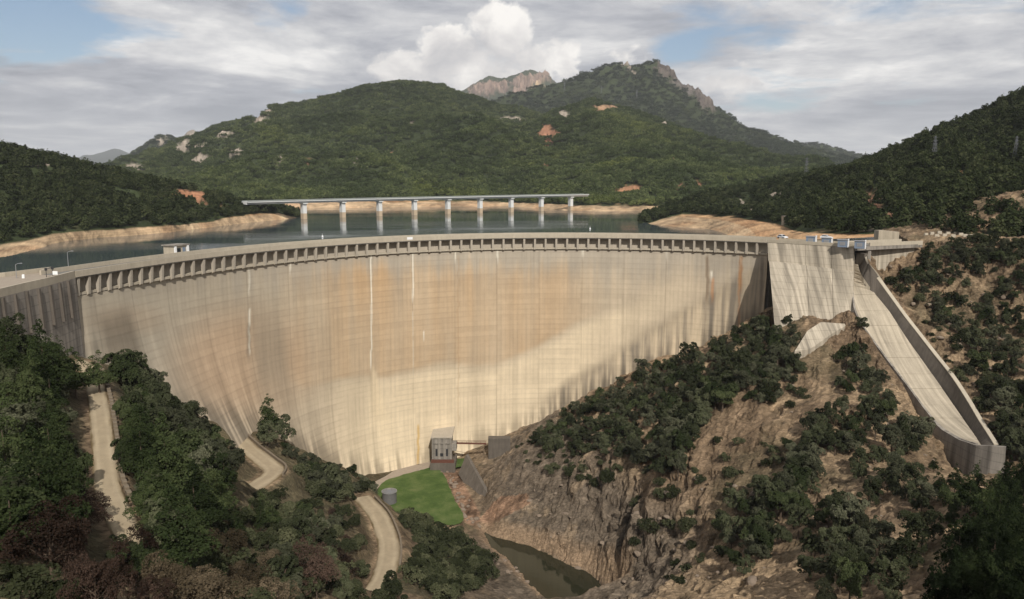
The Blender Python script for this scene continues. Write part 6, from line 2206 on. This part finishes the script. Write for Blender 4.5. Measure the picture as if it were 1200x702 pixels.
# old retaining wall and small box building at the right
hb = U(1040, 279, 274)
o = thing('retaining_wall', 'pale vertical wall against the rocks above the spillway bridge', 'wall', (hb[0], hb[1], hb[2]), math.radians(10))
for q in range(3):
    MB().box(-4 + q * 2.72, -4 + q * 2.72 + 2.68, -.6, 2, -3, 2.8 - .3 * q).build('wall_panel', M['chute'], o)
hb = U(921, 259.5, 480)
o = thing('pump_hut', 'small pale box-shaped hut among the trees on the right shore', 'hut', hb)
MB().box(-2.2, 2.2, -2, 2, -3, 3.2).build('wall', M['chute'], o)
MB().box(-2.4, 2.4, -2.2, 2.2, 3.21, 3.5).build('roof', M['wing'], o)
MB().box(-.6, .6, -2.06, -2.003, .2, 2.2).build('door', M['dark'], o)

# ------------------------------------------------------------------ lamps, signs, car, buoys, pylons


def lamp(px, py, h, label, z=0.0):
    p = UZ(px, py, z)
    t_ = thing('street_lamp', label, 'street lamp', p)
    MB().tube([(0, 0, 0), (0, 0, h)], [.09, .06], 8).build('pole', M['steel'], t_)
    MB().tube([(0, 0, h), (.5, .1, h + .25), (1.1, .2, h + .3)], .05, 6).build('arm', M['steel'], t_)
    MB().hexa([(.85, .1, h + .24), (1.35, .15, h + .24), (1.35, .35, h + .24), (.85, .3, h + .24), (.9, .12, h + .36), (1.3, .17, h + .36), (1.3, .33, h + .36), (.9, .27, h + .36)]).build('lamp_head', M['steel'], t_)


lamp(80.5, 316.5, 4.3, 'taller street lamp on the left approach, close to the start of the arch')
lamp(19.5, 326, 3.0, 'thin street lamp on the far left of the approach')
sg = thing('information_board', 'small white board on a post beside the left approach', 'sign', UZ(65, 324.5, 0))
MB().box(-.55, .55, -.05, .05, .5, 1.3).build('panel', M['white'], sg)
MB().tube([(0, .1, 0), (0, .1, 1.2)], .06, 6).build('post', M['steel'], sg)
ws = thing('bollard', 'short white bollard on the far left of the approach', 'bollard', UZ(27.5, 326, 0))
MB().tube([(0, 0, 0), (0, 0, .75)], [.32, .28], 10).build('post', M['white'], ws)
MB().tube([(0, 0, .751), (0, 0, .85)], [.28, .12], 10).build('cap', M['white'], ws)
for i_, (x_, y_, lb) in enumerate(((54.5, 325, 'dark signpost left of the white board on the left approach'), (62, 323.5, 'dark signpost right beside the white board on the left approach'))):
    t_ = thing('signpost', lb, 'signpost', UZ(x_, y_, 0), 0, 'dark signposts on the left approach')
    MB().tube([(0, 0, 0), (0, 0, 1.9)], .07, 6).build('post', M['dark'], t_)
    MB().box(-.3, .3, -.03, .03, 1.5, 2.1).build('plate', M['dark'], t_)


def car(px, py, rz, label):
    p = UZ(px, py, 0.02)
    t_ = thing('parked_car', label, 'car', p, rz)
    m1 = MB()
    m1.add([(-2.1, -.85, .35), (2.1, -.85, .35), (2.1, .85, .35), (-2.1, .85, .35), (-2.15, -.85, .8), (2.1, -.85, .72), (2.1, .85, .72), (-2.15, .85, .8), (-1.9, -.8, .95), (.9, -.8, .95), (.9, .8, .95), (-1.9, .8, .95), (-1.4, -.65, 1.45), (.2, -.65, 1.45), (.2, .65, 1.45), (-1.4, .65, 1.45)],
           [(3, 2, 1, 0), (0, 1, 5, 4), (1, 2, 6, 5), (2, 3, 7, 6), (3, 0, 4, 7), (4, 5, 9, 8), (5, 6, 10, 9), (6, 7, 11, 10), (7, 4, 8, 11), (8, 9, 13, 12), (9, 10, 14, 13), (10, 11, 15, 14), (11, 8, 12, 15), (12, 13, 14, 15)])
    m1.build('body', M['car'], t_, bevel=.03)
    MB().hexa([(.93, -.7, .98), (.93, .7, .98), (.95, .7, .98), (.95, -.7, .98), (.26, -.6, 1.4), (.26, .6, 1.4), (.3, .6, 1.42), (.3, -.6, 1.42)]).build('windscreen', M['glass'], t_)
    for sy in (-1, 1):
        MB().hexa([(-1.7, sy * .80, 1.0), (.7, sy * .80, 1.0), (.7, sy * .83, 1.0), (-1.7, sy * .83, 1.0), (-1.35, sy * .68, 1.38), (.15, sy * .68, 1.38), (.15, sy * .71, 1.38), (-1.35, sy * .71, 1.38)]).build('window', M['glass'], t_)
        for sx in (-1.35, 1.35):
            MB().tube([(sx, sy * .72, .33), (sx, sy * .9, .33)], .33, 12).build('wheel', M['tyre'], t_)
        MB().box(2.08, 2.13, sy * .55 - .15, sy * .55 + .15, .55, .7).build('headlight', M['white'], t_)


car(917, 279.6, math.radians(-70), 'small white car on the crest road near the right end of the dam')
car(968.5, 280.0, math.radians(-35), 'white car parked between the first two hoist housings')
for x_, y_, lb in ((378, 278.0, 'small white buoy on the reservoir near the left end of the bridge'), (691.5, 268.5, 'small white buoy on the reservoir right of the bridge')):
    p = UZ(x_, y_, WZ)
    b_ = thing('buoy', lb, 'buoy', p)
    MB().tube([(0, 0, -.3), (0, 0, .2), (0, 0, .7), (0, 0, 1.1)], [.3, .62, .62, .2], 12).build('float', M['white'], b_, True)
    MB().tube([(0, 0, 1.1), (0, 0, 2.6)], [.1, .05], 6).build('mast', M['white'], b_)


def pylon(p, h, label, grp):
    t_ = thing('pylon', label, 'pylon', p, .4, grp)
    w = h * .09
    for sx in (-1, 1):
        for sy in (-1, 1):
            MB().bar((sx * w, sy * w, -h * .1), (sx * w * .15, sy * w * .15, h), h * .008).build('leg', M['tin'], t_)
    m1 = MB()
    for k_ in range(7):
        z0, z1 = h * k_ / 8, h * (k_ + 1) / 8
        a0, a1 = w * (1 - .85 * k_ / 8), w * (1 - .85 * (k_ + 1) / 8)
        for sg_ in (-1, 1):
            m1.bar((-a0, sg_ * a0, z0), (a1, sg_ * a1, z1), h * .004)
            m1.bar((a0, sg_ * a0, z0), (-a1, sg_ * a1, z1), h * .004)
            m1.bar((sg_ * a0, -a0, z0), (sg_ * a1, a1, z1), h * .004)
    m1.build('bracing', M['tin'], t_)
    for zf_ in (.72, .84, .95):
        MB().bar((-h * .13, 0, h * zf_), (h * .13, 0, h * zf_), h * .008).build('cross_arm', M['tin'], t_)


def on_hill(key, px, py):
    V, qx, qy, fr_, bare = HILLS[key]
    i = np.argmin((qx - px) ** 2 + (qy - py) ** 2 + np.where(fr_ > 2.05 if key != 'centre' else fr_ > 3.05, 1e6, 0))
    return tuple(float(v) for v in V.reshape(-1, 3)[i])


pylon(on_hill('peak', 661, 106), 34, 'leftmost of three small pylons on the dark pointed mountain', 'pylons on the pointed mountain')
pylon(on_hill('peak', 705, 111), 34, 'middle one of three small pylons on the dark pointed mountain', 'pylons on the pointed mountain')
pylon(on_hill('peak', 746.5, 116), 36, 'rightmost of three small pylons on the dark pointed mountain', 'pylons on the pointed mountain')
pylon(on_hill('right', 943.6, 212), 21, 'thin pylon on the low end of the right hill', 'pylons on the right hill')
pylon(on_hill('right', 1094, 192), 16, 'thin pylon halfway up the right hill', 'pylons on the right hill')
pylon(on_hill('right', 1189, 190), 13, 'thin pylon near the right edge on the right hill', 'pylons on the right hill')

# ------------------------------------------------------------------ boulders of the outlet stream and river bank


def rock_mesh(seed):
    bm = bmesh.new()
    bmesh.ops.create_icosphere(bm, subdivisions=2, radius=1.0)
    r = random.Random(seed)
    pl = [(Vector((r.gauss(0, 1), r.gauss(0, 1), r.gauss(0, 1))).normalized(), r.uniform(.55, .85)) for _ in range(7)]
    for v in bm.verts:
        for n, d in pl:
            k_ = v.co.dot(n) - d
            if k_ > 0:
                v.co -= n * k_
        v.co *= 1 + r.uniform(-.05, .05)
    me_ = bpy.data.meshes.new('boulder')
    bm.to_mesh(me_)
    bm.free()
    me_.materials.append(M['boulder'])
    return me_


RK = [rock_mesh(i) for i in range(6)]


BQ = []


def boulder(px, py, sc, label, grp):
    hb = hit(px, py)
    if not hb:
        return
    o = obj('boulder', random.choice(RK), None, (hb[0], hb[1], hb[2] + sc * .12))
    o.scale = (sc * random.uniform(.8, 1.4), sc * random.uniform(.8, 1.2), sc * random.uniform(.5, .9))
    o.rotation_euler = (random.uniform(-.3, .3), random.uniform(-.3, .3), random.uniform(0, 6.28))
    tag(o, label, 'boulder', grp)
    BQ.append(dict(o=o, px=px, py=py, s=sc, label=label, group=grp))


for i_ in range(46):
    t_ = random.random()
    x_ = 520 + t_ * 36 + random.uniform(-7, 8)
    y_ = 549 + t_ * 66 + random.uniform(-3, 5)
    boulder(x_, y_, random.choice((.4, .5, .6, .8, 1.0)), 'ochre boulder|the outlet stream beside the lawn', 'boulders in the outlet stream')
for i_ in range(26):
    t_ = random.random()
    boulder(572 + t_ * 60 + random.uniform(-4, 4), 655 + t_ * 30 + random.uniform(-8, 4), random.choice((.4, .5, .7)), 'pale boulder|the left bank of the river', 'boulders on the left river bank')
for i_ in range(70):
    boulder(random.uniform(620, 900), random.uniform(560, 690), random.choice((.4, .5, .6, .8, 1.1)), 'loose brown boulder|the bare rocks right of the river', 'loose boulders right of the river')
for i_ in range(50):
    boulder(random.uniform(900, 1100), random.uniform(430, 690), random.choice((.4, .5, .6, .8, 1.0)), 'loose brown boulder|the slope left of the chute', 'loose boulders left of the chute')
for i_ in range(40):
    boulder(random.uniform(1040, 1195), random.uniform(310, 470), random.choice((.5, .6, .8, 1.1)), 'loose reddish boulder|the slope right of the chute', 'loose boulders right of the chute')

for g_ in sorted({q['group'] for q in BQ}):
    it = [q for q in BQ if q['group'] == g_]
    place_words(it)
    for q in it:
        q['o']['label'] = q['label']

# ------------------------------------------------------------------ air
m, N = mat_base('air')
pvn = N.add('ShaderNodeVolumePrincipled', {'Color': (0.90, 0.93, 0.97, 1), 'Density': 0.000045, 'Anisotropy': 0.0})
o_ = N.add('ShaderNodeOutputMaterial')
N.l.new(pvn.outputs[0], o_.inputs['Volume'])
mb = MB().box(-16000, 16000, -600, 16000, -152, 1020)
tag(mb.build('haze', m), 'thin pale air over the valley', None, None, 'stuff')
